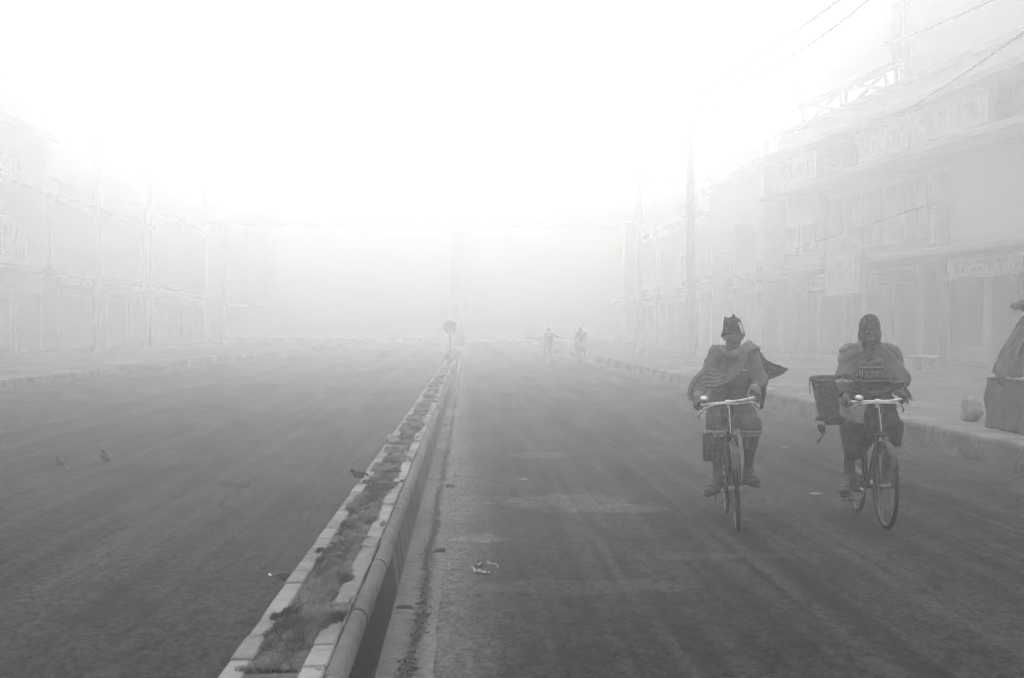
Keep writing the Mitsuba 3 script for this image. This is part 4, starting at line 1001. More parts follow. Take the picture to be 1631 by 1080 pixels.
put('knot', join(*[tube(curve([P(1316 + a, 681 + b, 12.55), P(1308 + a, 679 + b, 12.53), P(1309 + a, 686 + b, 12.52), P(1317 + a, 688 + b, 12.53)], 16), 0.008, 6) for a, b in ((0, 0), (1.5, 3), (0.5, -2))]), 'rope', sp, smooth=40)

# ------------------------------------------------------------------ birds
mat('plumage_dark', lambda p, n, uv: G(0.022 + 0.02 * noise(p.x * 200, p.y * 200, p.z * 200)), rough=0.6)
mat('plumage_grey', lambda p, n, uv: G(0.05 + 0.03 * noise(p.x * 200, p.y * 200, p.z * 200)), rough=0.6)
mat('plumage_white', 0.62)
mat('beak_horn', 0.16)
def bird(label, foot, yaw, pitch=0.0, s=1.0, wing_up=0.0, spot=True, body='plumage_dark', stance=0.055):
    """Facing local -x, feet at the origin; pitch raises the breast."""
    t = thing('bird', label, 'bird')
    M = trans(*foot) @ rotz(yaw) @ np.diag([s, s, s, 1])
    B = M @ trans(0, 0, stance) @ roty(pitch)
    W = lambda m: tf(m, B)
    f = union([ell((0.0, 0, 0.028), (0.060, 0.034, 0.035)), cone((-0.030, 0, 0.036), (-0.060, 0, 0.066), 0.028, 0.020), ell((-0.066, 0, 0.074), (0.021, 0.018, 0.019)), cone((0.03, 0, 0.028), (0.072, 0, 0.026), 0.024, 0.012)], 0.02)
    put('body', W(relax(surf(f, (-0.10, -0.05, -0.02), (0.10, 0.05, 0.11), 0.005), 2)), body, t, smooth=True)
    tail = []
    for k in range(-2, 3):
        tail.append(ribbon(np.array([[0.060, k * 0.004, 0.027], [0.095, k * 0.008, 0.020], [0.128, k * 0.010, 0.012]]), np.array([[0, 0.006, 0], [0, 0.009, 0], [0, 0.006, 0]]), 0.003, 3))
    tk = put('tail', W(join(*tail)), body, t, smooth=30)
    put('tip', W(join(*[ribbon(np.array([[0.121, k * 0.010, 0.0135], [0.137, k * 0.0108, 0.0095]]), np.array([[0, 0.0072, 0], [0, 0.004, 0]]), 0.0045, 3) for k in range(-2, 3)])), 'plumage_white', tk, smooth=30)
    for sd in (-1, 1):
        a = wing_up if sd < 0 or wing_up > 0.5 else 0.0
        pts = np.array([[-0.030, sd * 0.030, 0.044], [0.004, sd * 0.037, 0.038], [0.045, sd * 0.029, 0.030], [0.080, sd * 0.014, 0.025]])
        if a: pts = np.array([[-0.028, sd * 0.026, 0.046], [-0.01, sd * 0.055, 0.075 * a + 0.03], [0.03, sd * 0.085, 0.10 * a + 0.03], [0.07, sd * 0.10, 0.115 * a + 0.03]])
        w = put('wing', W(ribbon(curve(pts, 12), np.interp(np.linspace(0, 1, 12), [0, .35, .8, 1], [0.010, 0.021, 0.015, 0.003])[:, None] * np.array([0.25, 0.1 * sd, -1.0]), 0.006, 7, 0.001)), body, t, smooth=40)
        if spot: put('wing_patch', W(ribbon(np.array([[0.030, sd * 0.0385, 0.020], [0.046, sd * 0.034, 0.021], [0.062, sd * 0.026, 0.022]]), np.tile([0, 0, 0.0045], (3, 1)), 0.005, 3)), 'plumage_white', w, smooth=30)
        foot_x = 0.004 + 0.012 * sd
        put('leg', tf(join(tube([[foot_x * 0.5, sd * 0.012, stance + 0.005], [foot_x + 0.006, sd * 0.013, stance * 0.55], [foot_x, sd * 0.014, 0.003]], [0.005, 0.003, 0.0026], 6), *[tube([[foot_x, sd * 0.014, 0.003], [foot_x - 0.022 * math.cos(b), sd * 0.014 + 0.022 * math.sin(b), 0.002]], 0.0022, 5) for b in (-0.5, 0.0, 0.5, math.pi)]), M), 'beak_horn', t, smooth=40)
        put('eye', W(tf(trimesh.creation.icosphere(1, 0.0035), trans(-0.074, sd * 0.0155, 0.078))), 'plumage_white', t, smooth=True)
    put('beak', W(tube([[-0.080, 0, 0.073], [-0.094, 0, 0.071], [-0.105, 0, 0.066]], [0.008, 0.005, 0.001], 8)), 'beak_horn', t, smooth=40)
    return t
bird('dark bird with a pale wing patch standing on the left coping of the median', ground(573, 770, MZ) , 0.25, 0.02, 0.92)
bird('dark bird with white tail tip half hidden behind the near end of the median', ground(455, 938) + [0.02, 0, 0], math.pi + 0.2, -0.30, 0.95, wing_up=0.0, spot=False)
bird('small grey bird standing on the left carriageway, leftmost of all birds', ground(100, 744), -0.1, 0.55, 0.95, spot=False, body='plumage_grey')
bird('small grey bird with its tail slanting down, second from left on the carriageway', ground(169, 734), -0.15, 0.75, 1.05, spot=False, body='plumage_grey', stance=0.04)

# ------------------------------------------------------------------ litter and small marks on the road
mat('white_plastic', 0.18, rough=0.4)
mat('leaf_dry', 0.045)
def crumple(c, size, seed, flat=0.4, n=2):
    m = trimesh.creation.icosphere(n); r = np.random.default_rng(seed)
    v = m.vertices * (0.7 + 0.7 * meshkit.fbm(m.vertices * 1.6 + seed * 9, 2, seed))[:, None]
    v[:, 2] = v[:, 2] * flat + flat * 0.7
    v[:, 2] = np.maximum(v[:, 2], 0.01)
    return mesh_of(v * np.asarray(size) + np.asarray(c), m.faces)
g = np.random.default_rng(12)
b = np.linspace(0.35, 5.2, 46); c0 = ground(773, 908)
loop = np.stack([c0[0] + 0.085 * np.cos(b) + 0.012 * g.normal(0, 1, 46), c0[1] + 0.17 * np.sin(b) + 0.03 * g.normal(0, 1, 46), 0.012 + 0.010 * g.random(46)], 1)
put('torn_plastic', ribbon(loop, np.stack([0.010 * np.cos(b * 3), 0.016 * np.sin(b * 2), 0.004 + 0 * b], 1), 0.003, 4), 'white_plastic', smooth=False, label='torn white plastic strip curled on the near lane beside the gutter', category='litter')
for (x, y), sz, lab in (((1254, 714.5), 0.055, 'white paper scrap on the road between the two riders'), ((1303, 789.5), 0.06, 'flat white scrap below the left pedal of the bearded rider'), ((1451, 718), 0.03, 'tiny white scrap near the foot of the high kerb'),
                        ((834, 765), 0.05, 'white scrap on the middle of the near lane, far from the gutter')):
    put('paper_scrap', crumple(ground(x, y) + [0, 0, 0.004], (sz, sz * 0.8, 0.012), int(x), 0.5, 1), 'white_plastic', smooth=False, label=lab, category='litter')
for (x, y), sz, lab, m in (((645, 972), (0.05, 0.028, 0.02), 'dark dry leaf lying in the gutter at the foot of the median', 'leaf_dry'), ((717, 778), (0.045, 0.04, 0.035), 'dark clod of dirt at the gutter edge, beyond the birds', 'dirt'), ((700, 882), (0.04, 0.03, 0.03), 'dark clod of dirt at the gutter edge beside the plastic strip', 'dirt')):
    put('leaf' if m == 'leaf_dry' else 'clod', crumple(ground(x, y) + [0, 0, 0.006], sz, int(x), 0.7), m, smooth=False, label=lab, category='leaf' if m == 'leaf_dry' else 'dirt clod')
put('crumpled_bag', crumple(P(624, 704, 1.30 * FOCAL / 182) - [0, 0, 0.02], (0.075, 0.16, 0.075), 5, 0.8, 3), 'pale_cloth', smooth=35, label='crumpled pale bag lying on the grass of the median, farther than the birds', category='litter')

# ------------------------------------------------------------------ wrapped stall on the right footpath
mat('tarpaulin', lambda p, n, uv: G(dr.maximum(0.085 * (0.7 + 0.6 * fbm(p.x * 3, p.y * 3, p.z * 3)), 0.02)), rough=0.75)
mat('pale_sheet', lambda p, n, uv: G(0.28 * (0.75 + 0.5 * fbm(p.x * 4, p.y * 4, p.z * 4))), rough=0.8)
stall = thing('stall', 'market stall wrapped in dark tarpaulin standing by the high kerb', 'stall')
sx0, sx1, sy0, sy1, sz0, sz1 = 6.93, 7.9, 17.3, 19.2, KZ - 0.02, KZ + 0.64
f = lambda p: np.linalg.norm(np.maximum(np.abs(p - [(sx0 + sx1) / 2, (sy0 + sy1) / 2, (sz0 + sz1) / 2]) - np.array([(sx1 - sx0) / 2 - 0.05, (sy1 - sy0) / 2 - 0.05, (sz1 - sz0) / 2 - 0.03]), 0), axis=1) - 0.045
def swag(p):
    d = f(p); near = np.abs(d) < 0.09
    q = p[near]; h = (q[:, 2] - sz0) / (sz1 - sz0)
    v = (q[:, 1] - 18.25) / 0.95
    d[near] -= 0.016 * np.sin(9 * (h + 0.9 * v * v) + 3 * meshkit.noise(q * 2, 1)) + 0.010 * np.sin(26 * v + 4 * h) * (1 - h) + 0.012 * (meshkit.noise(q * 5, 7) - 0.5)
    return d
put('tarpaulin', relax(surf(swag, (sx0 - 0.12, sy0 - 0.12, sz0 - 0.06), (sx1 + 0.12, sy1 + 0.12, sz1 + 0.12), 0.028), 1), 'tarpaulin', stall, smooth=True)
c = np.array([7.14, 18.45, sz1])
bun = union([cone(c + [-0.02, 0.15, 0.1], c + [0.10, -0.1, 0.62], 0.24, 0.09), cone(c + [0.1, -0.35, 0.05], c + [0.14, -0.35, 0.66], 0.30, 0.13), ell(c + [0.1, 0.0, 0.02], (0.32, 0.62, 0.10))], 0.12)
put('bundle', relax(surf(wrinkle(bun, 0.035, 3.2, 3, (1, 1, 0.5)), c - [0.55, 0.85, 0.12], c + [0.6, 0.8, 0.85], 0.026), 1), 'tarpaulin', stall, smooth=True)
put('sheet', ribbon(curve([c + [-0.16, 0.66, 0.03], c + [-0.17, 0.2, 0.05], c + [-0.16, -0.3, 0.05], c + [-0.16, -0.9, 0.04]], 24), np.tile([0.07, 0.02, 0.03], (24, 1)), 0.02, 7, 0.015), 'pale_sheet', stall, smooth=True)
put('pole', tube([c + [0.12, -0.15, 0.4], c + [0.12, -0.15, 1.05]], 0.03, 8), 'pale_sheet', stall, smooth=40)
put('drape', ribbon(curve([c + [0.20, -0.30, 0.98], c + [0.02, -0.12, 0.72], c + [-0.13, 0.02, 0.38], c + [-0.20, 0.08, 0.06]], 26), np.stack([np.linspace(0.02, 0.06, 26), np.linspace(0.26, 0.46, 26), np.zeros(26)], 1), 0.012, 25, 0.022, 2.4, 4), 'tarpaulin', stall, smooth=True)
put('top_sheet', ribbon(curve([c + [0.02, 0.12, 0.90], c + [0.10, -0.15, 1.00], c + [0.16, -0.5, 0.97], c + [0.2, -0.9, 0.99]], 24), np.tile([0.13, 0.03, -0.03], (24, 1)), 0.012, 13, 0.015, 2.0, 5), 'pale_sheet', stall, smooth=True)
for k, (x, y, sz, lab) in enumerate(((1556, 648, (0.13, 0.26, 0.26), 'pale plastic sack slumped behind the wrapped stall'),)):
    q = P(x, y, 20.5); q[2] = KZ - 0.03
    put('sack', crumple(q, sz, 30 + k, 0.8, 3), 'pale_sheet', smooth=True, label=lab, category='sack' if k == 0 else 'bundle')

# ------------------------------------------------------------------ buildings on the right: a shop block set at a slight angle to the road
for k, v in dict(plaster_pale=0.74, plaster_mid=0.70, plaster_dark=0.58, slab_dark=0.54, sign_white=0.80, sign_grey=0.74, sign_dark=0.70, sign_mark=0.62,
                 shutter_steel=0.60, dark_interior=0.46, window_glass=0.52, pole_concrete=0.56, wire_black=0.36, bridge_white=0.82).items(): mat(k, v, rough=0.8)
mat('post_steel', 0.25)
A5 = math.radians(5.6)
FO, FD, FN = np.array([11.2, 36.2, 0]), np.array([-math.sin(A5), math.cos(A5), 0]), np.array([math.cos(A5), math.sin(A5), 0])
KS = 1.75                                            # distance of the street fronts
SC = trans(0, 0, H_CAM) @ np.diag([KS, KS, KS, 1.0]) @ trans(0, 0, -H_CAM)
MF = np.eye(4); MF[:3, 0], MF[:3, 1], MF[:3, 3] = FD, FN, FO; MF = SC @ MF        # facade frame: along the front (away from the camera), into the building, up
def fbox(s0, s1, d0, d1, z0, z1, bevel=0.0):
    m = box([s0, d0, z0], [s1, d1, z1], bevel)
    return tf(m, MF) if np.linalg.det(MF[:3, :3]) > 0 else tf(m, MF)
def fput(name, mat_, parent, *a, bevel=0.0, **lab):
    m = fbox(*a, bevel=bevel)
    if m.volume < 0: m.invert()
    return put(name, m, mat_, parent, smooth=False, **lab)
GZ = KZ - 0.03
def marks(parent, s0, s1, z0, z1, d, seed, mat_='sign_mark', rows=1):
    """Worn, unreadable lettering as small flat raised blocks."""
    r = np.random.default_rng(seed); out = []
    for k in range(rows):
        s = s0; h = (z1 - z0) / rows
        while s < s1:
            w = r.uniform(0.10, 0.30) * min(1, h * 2)
            zz = z0 + k * h
            out.append(fbox(s, s + w * 0.35, d - 0.012, d, zz + h * 0.15, zz + h * 0.85))
            if r.random() < 0.7: out.append(fbox(s + w * 0.35, s + w, d - 0.012, d, zz + h * r.uniform(0.2, 0.6), zz + h * 0.8))
            s += w + r.uniform(0.05, 0.18)
    put('lettering', join(*out), mat_, parent, smooth=False, kind='stuff')

# ---- the shop block in view
sb = thing('shop_building', 'wide two storey shop block with dark cornices and hanging signboards behind the wrapped stall', 'building')
S0, S1 = -62.0, 11.0
fput('wall', 'plaster_mid', sb, S0, S1, 0.9, 12.0, GZ, 7.9)
fput('parapet', 'plaster_pale', sb, S0, S1, 0.05, 0.9, 7.22, 7.86)
fput('roof', 'slab_dark', sb, S0, S1 + 0.1, -0.05, 12.1, 7.88, 8.02)
fput('upper_storeys', 'plaster_mid', sb, S0, -0.4, 3.0, 12.0, 8.02, 13.4, label='set back upper storeys')
fput('cornice', 'slab_dark', sb, S0, S1 + 0.15, -0.75, 0.9, 6.98, 7.20, bevel=0.03)
fput('cornice', 'slab_dark', sb, S0, S1 + 0.15, -0.55, 0.9, 5.84, 6.04, bevel=0.03)
fput('canopy', 'slab_dark', sb, S0, S1 + 0.5, -1.15, 0.9, 3.28, 3.46, bevel=0.03)
# upper storey front: pale panel, dark glazed bay, pale end bay
fput('wall_panel', 'plaster_pale', sb, S0, -1.55, 0.35, 0.9, 3.46, 5.84, label='pale blank upper wall')
fput('wall_panel', 'plaster_pale', sb, 7.75, S1, 0.30, 0.9, 3.46, 5.84, label='pale end bay')
fput('window_bay', 'plaster_dark', sb, -1.55, 7.75, 0.60, 0.9, 3.46, 5.84, label='dark recessed window bay')
for k in range(6):
    s = -1.35 + k * 1.52
    w = fput('window', 'slab_dark', sb, s, s + 1.30, 0.52, 0.60, 3.95, 5.55)
    for q in range(2): fput('pane', 'window_glass', w, s + 0.06 + q * 0.61, s + 0.63 + q * 0.61, 0.505, 0.53, 4.03, 5.47)
for s in (8.0, 9.6): 
    w = fput('window', 'plaster_mid', sb, s, s + 1.1, 0.22, 0.30, 4.0, 4.95)
    fput('pane', 'window_glass', w, s + 0.07, s + 1.03, 0.205, 0.23, 4.06, 4.89)
# band between the cornices: piers with panels
for k, s in enumerate((-15.5, -12.2, -8.9, -5.4, -1.9, 1.6, 5.1, 8.4, 10.7)):
    fput('pier', 'plaster_dark' if k % 2 else 'plaster_mid', sb, s, s + 0.35, 0.10, 0.9, 6.04, 6.98)
# ground floor: columns, shutters with slats, dark open shops
for k, s in enumerate((-15.6, -11.9, -8.2, -4.5, -0.8, 2.9, 6.6, 10.3)):
    fput('column', 'plaster_pale', sb, s, s + 0.42, -0.02, 0.45, GZ, 3.28, bevel=0.02)
    if s > 10: continue
    if k in (3, 5):
        fput('shop_opening', 'dark_interior', sb, s + 0.42, s + 3.7, 0.84, 0.9, GZ, 2.9)
        fput('counter', 'plaster_mid', sb, s + 0.7, s + 2.9, 0.25, 0.75, GZ, GZ + 0.95)
    else:
        sh = fput('shutter', 'shutter_steel', sb, s + 0.42, s + 3.7, 0.82, 0.9, GZ, 2.85)
    fput('fascia', 'plaster_dark', sb, s + 0.42, s + 3.7, 0.3, 0.9, 2.85, 3.28)

def signboard(label, s0, s1, z0, z1, d, face, seed=None, rows=1, mark='sign_mark', thick=0.14, frame='slab_dark'):
    t = thing('signboard', label, 'signboard')
    fput('panel', face, t, s0, s1, d, d + thick, z0, z1)
    e = 0.05
    put('frame', join(*[fbox(*a) for a in ((s0 - e, s1 + e, d - 0.03, d + thick + 0.01, z1, z1 + e), (s0 - e, s1 + e, d - 0.03, d + thick + 0.01, z0 - e, z0), (s0 - e, s0, d - 0.03, d + thick + 0.01, z0, z1), (s1, s1 + e, d - 0.03, d + thick + 0.01, z0, z1))]), frame, t, smooth=False)
    if seed is not None: marks(t, s0 + 0.3, s1 - 0.3, z0 + 0.15 * (z1 - z0), z1 - 0.15 * (z1 - z0), d - 0.001, seed, mark, rows)
    for s in (s0 + 0.3, s1 - 0.3):
        put('bracket', fbox(s - 0.03, s + 0.03, d + thick, max(0.3, d + thick + 0.2), (z0 + z1) / 2 - 0.03, (z0 + z1) / 2 + 0.03), 'slab_dark', t, smooth=False)
    return t
signboard('pale signboard between the two dark cornices, nearest the right edge', -5.2, -1.05, 6.12, 6.92, -0.42, 'sign_grey', 3)
signboard('long pale signboard with worn lettering between the cornices, left of the nearest one', -0.9, 2.6, 6.12, 6.92, -0.42, 'sign_grey', 4)
signboard('two toned pale signboard at the far end of the cornice band', 6.0, 8.9, 6.1, 6.9, -0.35, 'sign_white', 5)
signboard('bright white signboard under the canopy above the wrapped stall', -7.5, -3.6, 2.82, 3.20, -0.62, 'sign_white', 6, 2)
signboard('wide grey signboard under the canopy above the bearded rider', 0.0, 2.6, 2.55, 3.70, -1.32, 'sign_grey', 7)
signboard('low pale signboard under the canopy, left of the wide grey one', 4.0, 6.2, 2.75, 3.1, -0.5, 'sign_white', 8)
signboard('narrow upright white sign on the pale upper wall', -1.62, -1.25, 3.7, 4.55, -0.05, 'sign_white', None)
# a bench and covered goods before the shops
bn = thing('bench', 'long pale bench in front of the dark shop openings', 'bench')
bx, by = P(1485, 545, 46)[:2]
put('seat', box([bx - 0.2, by - 1.4, KZ + 0.40], [bx + 0.25, by + 1.4, KZ + 0.45]), 'plaster_pale', bn, smooth=False)
for q in (-1.25, 1.2): put('leg', box([bx - 0.15, by + q, KZ - 0.04], [bx + 0.2, by + q + 0.06, KZ + 0.40]), 'plaster_mid', bn, smooth=False)
# ---- hoardings on its roof
def hoarding(label, s0, s1, z0, z1, d, face):
    t = thing('billboard', label, 'billboard')
    fput('panel', face, t, s0, s1, d, d + 0.25, z0, z1)
    bars = []
    R = lambda a, b: bars.append(tf(tube([a, b], 0.06, 6), MF))
    n = max(2, int((s1 - s0) / 2.6))
    for i in range(n + 1):
        s = s0 + 0.1 + (s1 - s0 - 0.2) * i / n
        R([s, d + 0.13, 8.0], [s, d + 0.13, z0 + 0.3]); R([s, d + 1.6, 8.0], [s, d + 0.3, z1 - 0.6])
        if i < n:
            s2 = s0 + 0.1 + (s1 - s0 - 0.2) * (i + 1) / n
            R([s, d + 0.13, 8.0], [s2, d + 0.13, z0 + 0.05]); R([s2, d + 0.13, 8.0], [s, d + 0.13, z0 + 0.05])
    R([s0 - 0.7, d + 0.13, z0 - 0.02], [s1, d + 0.13, z0 - 0.02])
    put('truss', join(*bars), 'slab_dark', t, smooth=40, kind='stuff')
    put('frame', join(*[fbox(*a) for a in ((s0 - .08, s1 + .08, d - 0.05, d + 0.3, z1, z1 + 0.1), (s0 - .08, s1 + .08, d - 0.05, d + 0.3, z0 - 0.1, z0), (s0 - .08, s0, d - 0.05, d + 0.3, z0, z1), (s1, s1 + .08, d - 0.05, d + 0.3, z0, z1))]), 'slab_dark', t, smooth=False)
hoarding('tall pale roof billboard on crossed steel struts, farthest along the shop block', 1.9, 9.6, 8.75, 13.4, 0.3, 'sign_dark')
hoarding('tall roof billboard above the wrapped stall at the right edge', -9.0, 1.75, 8.25, 13.4, 0.5, 'sign_grey')
rp = thing('roof_post', 'thin post standing on the roof edge between the two billboards', 'post')
put('pole', tf(tube([[0.5, 0.1, 7.9], [0.5, 0.1, 12.6]], [0.10, 0.07], 10), MF), 'pole_concrete', rp, smooth=40)
put('cross_arm', tf(tube([[-0.1, 0.1, 11.9], [1.1, 0.1, 11.9]], 0.04, 6), MF), 'slab_dark', rp, smooth=40)

# ---- the next blocks along the right, deeper in the fog
def block(label, base, w, dpt, h, face, floors, seed, side=1, bays=4, name='apartment_building'):
    """Plain storeyed block: base = its front corner nearest the camera, front running away down the road."""
    t = thing(name, label, 'building')
    r = np.random.default_rng(seed)
    def b(nm, m_, par, x0, x1, y0, y1, z0, z1, **lab):
        xx = sorted([base[0] + side * x0, base[0] + side * x1])
        return put(nm, tf(box([xx[0], base[1] + y0, z0], [xx[1], base[1] + y1, z1]), SC), m_, par, smooth=False, **lab)
    b('wall', face, t, 0, dpt, 0, w, GZ - 0.1, h)
    rf = b('roof', 'slab_dark', t, -0.25, dpt + 0.1, -0.15, w + 0.15, h, h + 0.22)
    b('parapet', face, rf, 0.0, 0.15, 0.0, w, h + 0.22, h + 0.85)
    fh = (h - 3.6) / max(floors - 1, 1)
    b('canopy', 'slab_dark', t, -1.0, 0.0, 0.2, w - 0.2, 3.2, 3.38)
    for k in range(bays):
        y0 = 0.5 + (w - 1.0) * k / bays; y1 = y0 + (w - 1.0) / bays - 0.35
        b('shutter', 'shutter_steel', t, -0.04, 0.0, y0, y1, GZ, 2.9)
    for q in range(1, floors): b('ledge', 'plaster_dark', t, -0.3, 0.0, 0.05, w - 0.05, 3.6 + (q - 1) * fh, 3.6 + (q - 1) * fh + 0.16)
    return t
block('low pale shop block just beyond the wide one on the right, sunk in fog', (10.0, 48.5), 11, 9, 7.2, 'plaster_mid', 2, 3)
block('fog bound block farther down the right side with a flat roof', (9.8, 60.5), 14, 9, 6.4, 'plaster_mid', 2, 5)
block('last block on the right before the overbridge, almost lost in fog', (9.9, 76), 12, 9, 9.5, 'plaster_mid', 3, 7)
def blade_sign(label, x, y, z0, z1, w, face):
    t = thing('hanging_sign', label, 'sign')
    put('panel', tf(box([x - w, y, z0], [x, y + 0.10, z1]), SC), face, t, smooth=False)
    put('bracket', tf(join(box([x, y + 0.03, z1 - 0.25], [x + 0.7, y + 0.07, z1 - 0.21]), box([x, y + 0.03, z0 + 0.2], [x + 0.7, y + 0.07, z0 + 0.24])), SC), 'slab_dark', t, smooth=False)
blade_sign('tall white hanging sign beyond the shop block, above the striped cap', 9.6, 47.8, 3.0, 5.1, 0.75, 'sign_white')
blade_sign('smaller white hanging sign just left of the tall one', 9.3, 50.5, 2.6, 4.3, 0.7, 'sign_white')
blade_sign('third hanging sign down the right side, faint in fog', 9.2, 62.0, 3.0, 5.0, 0.9, 'sign_grey')

# ------------------------------------------------------------------ poles and wires
def utility_pole(label, x, y, h, r=0.15, arms=2):
    t = thing('utility_pole', label, 'pole')
    put('post', tube(np.array([[x, y, z] for z in np.linspace(KZ - 0.05 if x > 0 else LZ - 0.05, h, 8)]), np.linspace(r, r * 0.72, 8), 12), 'pole_concrete', t, smooth=40)
    tops = []
    for k in range(arms):
        z = h - 0.35 - 0.8 * k
        a = put('cross_arm', box([x - 1.2, y - 0.16, z], [x + 1.2, y - 0.08, z + 0.14]), 'slab_dark', t, smooth=False)
        for dx in (-1.1, -0.5, 0.5, 1.1): tops.append(np.array([x + dx, y - 0.12, z + 0.12]))
    return tops
t1 = utility_pole('concrete utility pole on the right footpath behind the striped cap rider', 9.98, 64.5, 12.6, 0.23)
t2 = utility_pole('tall slim pole farther down the right footpath, very faint', 9.9, 83.0, 15.8, 0.18, 1)
t3 = utility_pole('slim pole rising over the left roofs in thick fog', -23.8, 93.6, 16.6, 0.24, 1)
def wire(label, a, b, sag, r=0.012, group=None):
    s = np.linspace(0, 1, 40)[:, None]
    p = np.asarray(a) * (1 - s) + np.asarray(b) * s; p[:, 2] -= (sag * 4 * s * (1 - s))[:, 0]
    lab = {'label': label, 'category': 'wire'}
    if group: lab['group'] = group
    put('overhead_wire', tube(p, r, 6), 'wire_black', None, smooth=40, **lab)
ends = [np.array([9.4 + 0.25 * k, 21.5, 9.6 + 0.35 * k]) for k in range(4)]
for k in (0, 3): wire(['lower', '', '', 'upper'][k] + ' of two wires running from the footpath pole up to the right', t1[4 + k if k < 2 else k], ends[k], 0.5 + 0.2 * k, 0.034, 'wires from the footpath pole to the right')
wire('drooping cable running left from the footpath pole over the road', t1[4], np.array([4.8, 80, 13.6]), 0.3, 0.045)
wire('thick dark cable slanting across the shop front to the right edge', (MF @ np.array([-0.2, -0.4, 7.05, 1]))[:3], P(1700, 2, 28.0), 0.12, 0.036)
wire('pale cable strung along the dark window bay', (MF @ np.array([9.0, -0.3, 4.1, 1]))[:3], (MF @ np.array([-1.5, -0.3, 4.62, 1]))[:3], 0.06, 0.040)
wire('upper cable slanting across the billboard at the right edge', (MF @ np.array([1.0, -0.4, 9.0, 1]))[:3], P(1720, -70, 27.0), 0.15, 0.034)

# ------------------------------------------------------------------ left side of the street
LXW = -15.0
blkA = thing('apartment_building', 'tall pale building at the left edge with bright signs low on its front', 'building')
def lbox(nm, m_, par, x0, x1, y0, y1, z0, z1, **lab): return put(nm, tf(box([x0, y0, z0], [x1, y1, z1]), SC), m_, par, smooth=False, **lab)
lbox('wall', 'plaster_mid', blkA, -26, LXW, -16, 52, LZ - 0.05, 13.4)
lbox('roof', 'slab_dark', blkA, -26, LXW + 0.2, -16, 52.1, 13.4, 13.6)
for k in range(5):
    y0 = 34.6 + k * 3.45
    lbox('shutter', 'shutter_steel', blkA, LXW, LXW + 0.05, y0, y0 + 2.7, LZ, 2.9)
for q in range(0, 6, 2): lbox('ledge', 'plaster_dark', blkA, LXW, LXW + 0.5, 34, 52, 3.55 + 2.35 * q, 3.72 + 2.35 * q)
for y0 in (33.9, 51.4): lbox('pier', 'plaster_dark', blkA, LXW + 0.002, LXW + 0.55, y0, y0 + 0.6, LZ - 0.05, 3.5)
def left_sign(label, y0, y1, z0, z1, face, seed=None):
    t = thing('signboard', label, 'signboard')
    lbox('panel', face, t, LXW + 0.5, LXW + 0.62, y0, y1, z0, z1)
    lbox('frame', 'slab_dark', t, LXW + 0.44, LXW + 0.50, y0 - 0.06, y1 + 0.06, z0 - 0.06, z1 + 0.06)
    if seed is not None:
        r = np.random.default_rng(seed); out = []; y = y0 + 0.2
        while y < y1 - 0.2:
            w = r.uniform(0.12, 0.4); out.append(box([LXW + 0.62, y, z0 + 0.15 * (z1 - z0)], [LXW + 0.635, y + w * 0.6, z1 - (0.15 + 0.3 * r.random()) * (z1 - z0)])); y += w + 0.1
        put('lettering', tf(join(*out), SC), 'sign_mark', t, smooth=False, kind='stuff')
left_sign('bright narrow sign high on the tall left building', 44.5, 46.6, 6.4, 7.05, 'sign_white', 3)
left_sign('long thin pale sign beside the bright narrow one on the tall left building', 47.0, 51.2, 6.35, 6.8, 'sign_white')
left_sign('big white board low on the tall left building', 44.6, 47.6, 3.7, 5.2, 'sign_white', 5)
block('low pale block with a long light front, second from the left edge', (LXW, 52.6), 16, 10, 6.3, 'plaster_pale', 2, 11, side=-1)
block('taller pale block on the left beyond the low one, nearly white with fog', (LXW, 69.2), 14, 10, 10.5, 'plaster_pale', 3, 13, side=-1)
t4 = utility_pole('faint pole standing before the far pale block on the left', -24.5, 110.0, 18.0, 0.24, 1)

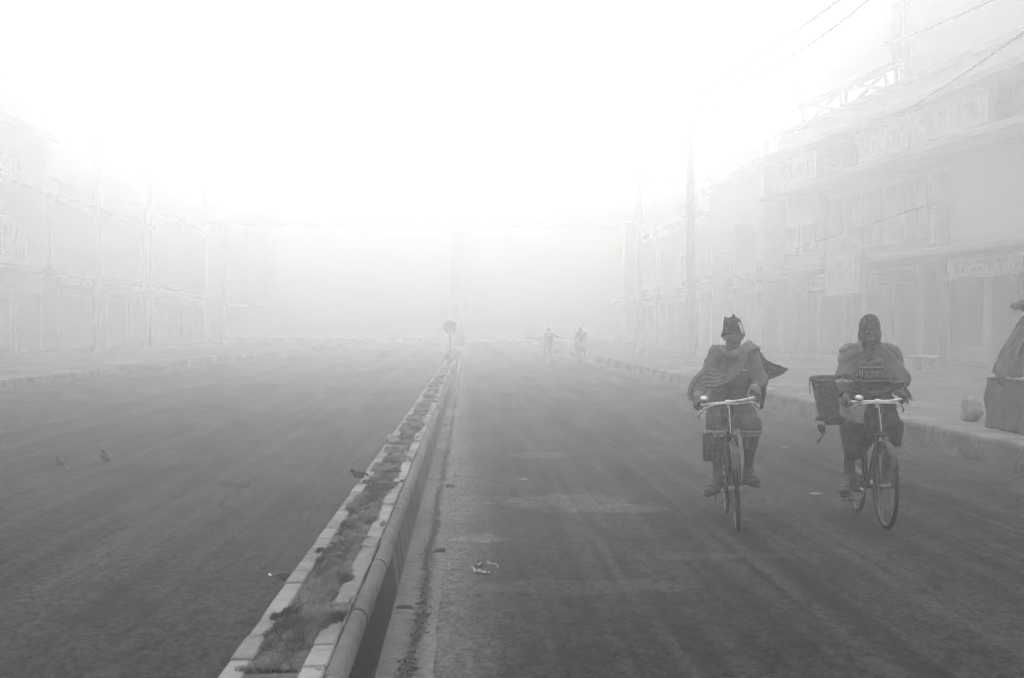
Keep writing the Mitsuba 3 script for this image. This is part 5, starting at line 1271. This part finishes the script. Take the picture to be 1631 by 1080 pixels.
# ------------------------------------------------------------------ round sign on the median, overbridge, far cyclists
rs = thing('road_sign', 'small round sign on a thin post standing on the median far off in fog', 'sign')
c = P(717, 521.5, 60.0)
put('post', tube([[c[0], 60.05, MZ - 0.02], [c[0], 60.05, c[2] + 0.1]], 0.03, 8), 'post_steel', rs, smooth=40)
put('disc', tf(lathe([(0, -0.012), (0.27, -0.012), (0.275, 0), (0.27, 0.012), (0, 0.012)], 32), trans(*c) @ rotx(math.pi / 2)), 'post_steel', rs, smooth=30)
nose = key_for('median_end')
labels[nose] = {'label': 'dark rounded block closing the far visible end of the median', 'category': 'bollard'}
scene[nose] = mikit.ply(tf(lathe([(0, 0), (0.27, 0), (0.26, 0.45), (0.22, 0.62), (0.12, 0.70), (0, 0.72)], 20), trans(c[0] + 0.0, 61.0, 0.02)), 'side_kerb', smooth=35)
ob = thing('footbridge', 'covered footbridge crossing the whole road far away in fog', 'footbridge')
YB = 78.0
def bbox_(nm, m_, par, *a, **lab): return put(nm, tf(box([a[0], a[2], a[4]], [a[1], a[3], a[5]]), SC), m_, par, smooth=False, **lab)
bbox_('deck', 'bridge_white', ob, -14.2, 9.6, YB, YB + 2.6, 7.4, 7.8)
bbox_('side_panel', 'bridge_white', ob, -14.2, 9.6, YB - 0.12, YB, 7.4, 10.6)
bbox_('roof', 'plaster_pale', ob, -14.4, 9.8, YB - 0.4, YB + 3.0, 10.6, 10.85)
for x in (-14.0, -0.95, 8.6):
    bbox_('pillar', 'bridge_white', ob, x, x + 0.7, YB + 0.9, YB + 1.7, 0, 7.4)
bbox_('stair', 'bridge_white', ob, -14.2, -12.2, YB + 2.6, YB + 12, 3.0, 7.6)

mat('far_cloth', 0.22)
def copy_of(src, M, label, category, group=None):
    key = key_for(src.split('_0')[0] if src.rsplit('_', 1)[-1].isdigit() else src)
    labels[key] = {'label': label, 'category': category}
    if group: labels[key]['group'] = group
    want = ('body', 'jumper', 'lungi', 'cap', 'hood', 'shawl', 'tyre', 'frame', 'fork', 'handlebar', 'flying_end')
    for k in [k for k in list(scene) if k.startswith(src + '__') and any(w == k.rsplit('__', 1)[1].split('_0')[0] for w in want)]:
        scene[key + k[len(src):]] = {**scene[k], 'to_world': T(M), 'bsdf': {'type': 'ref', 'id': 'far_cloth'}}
far = [((P(872, 577, 66)[0], 66.0), BIKE_L), ((P(926, 575, 68)[0], 68.0), BIKE_R)]
for k, ((x, y), B) in enumerate(far):
    p0 = B[:3, 3]
    M = trans(x - p0[0], y - p0[1], 0)
    copy_of('bicycle' if k == 0 else 'bicycle_001', M, ('far bicycle barely visible in fog, nearer the median' if k == 0 else 'far bicycle barely visible in fog, right of the other far one'), 'bicycle')
    copy_of('person' if k == 0 else 'person_001', M, ('far cyclist barely visible in fog, nearer the median' if k == 0 else 'far cyclist barely visible in fog, right of the other far one'), 'person')
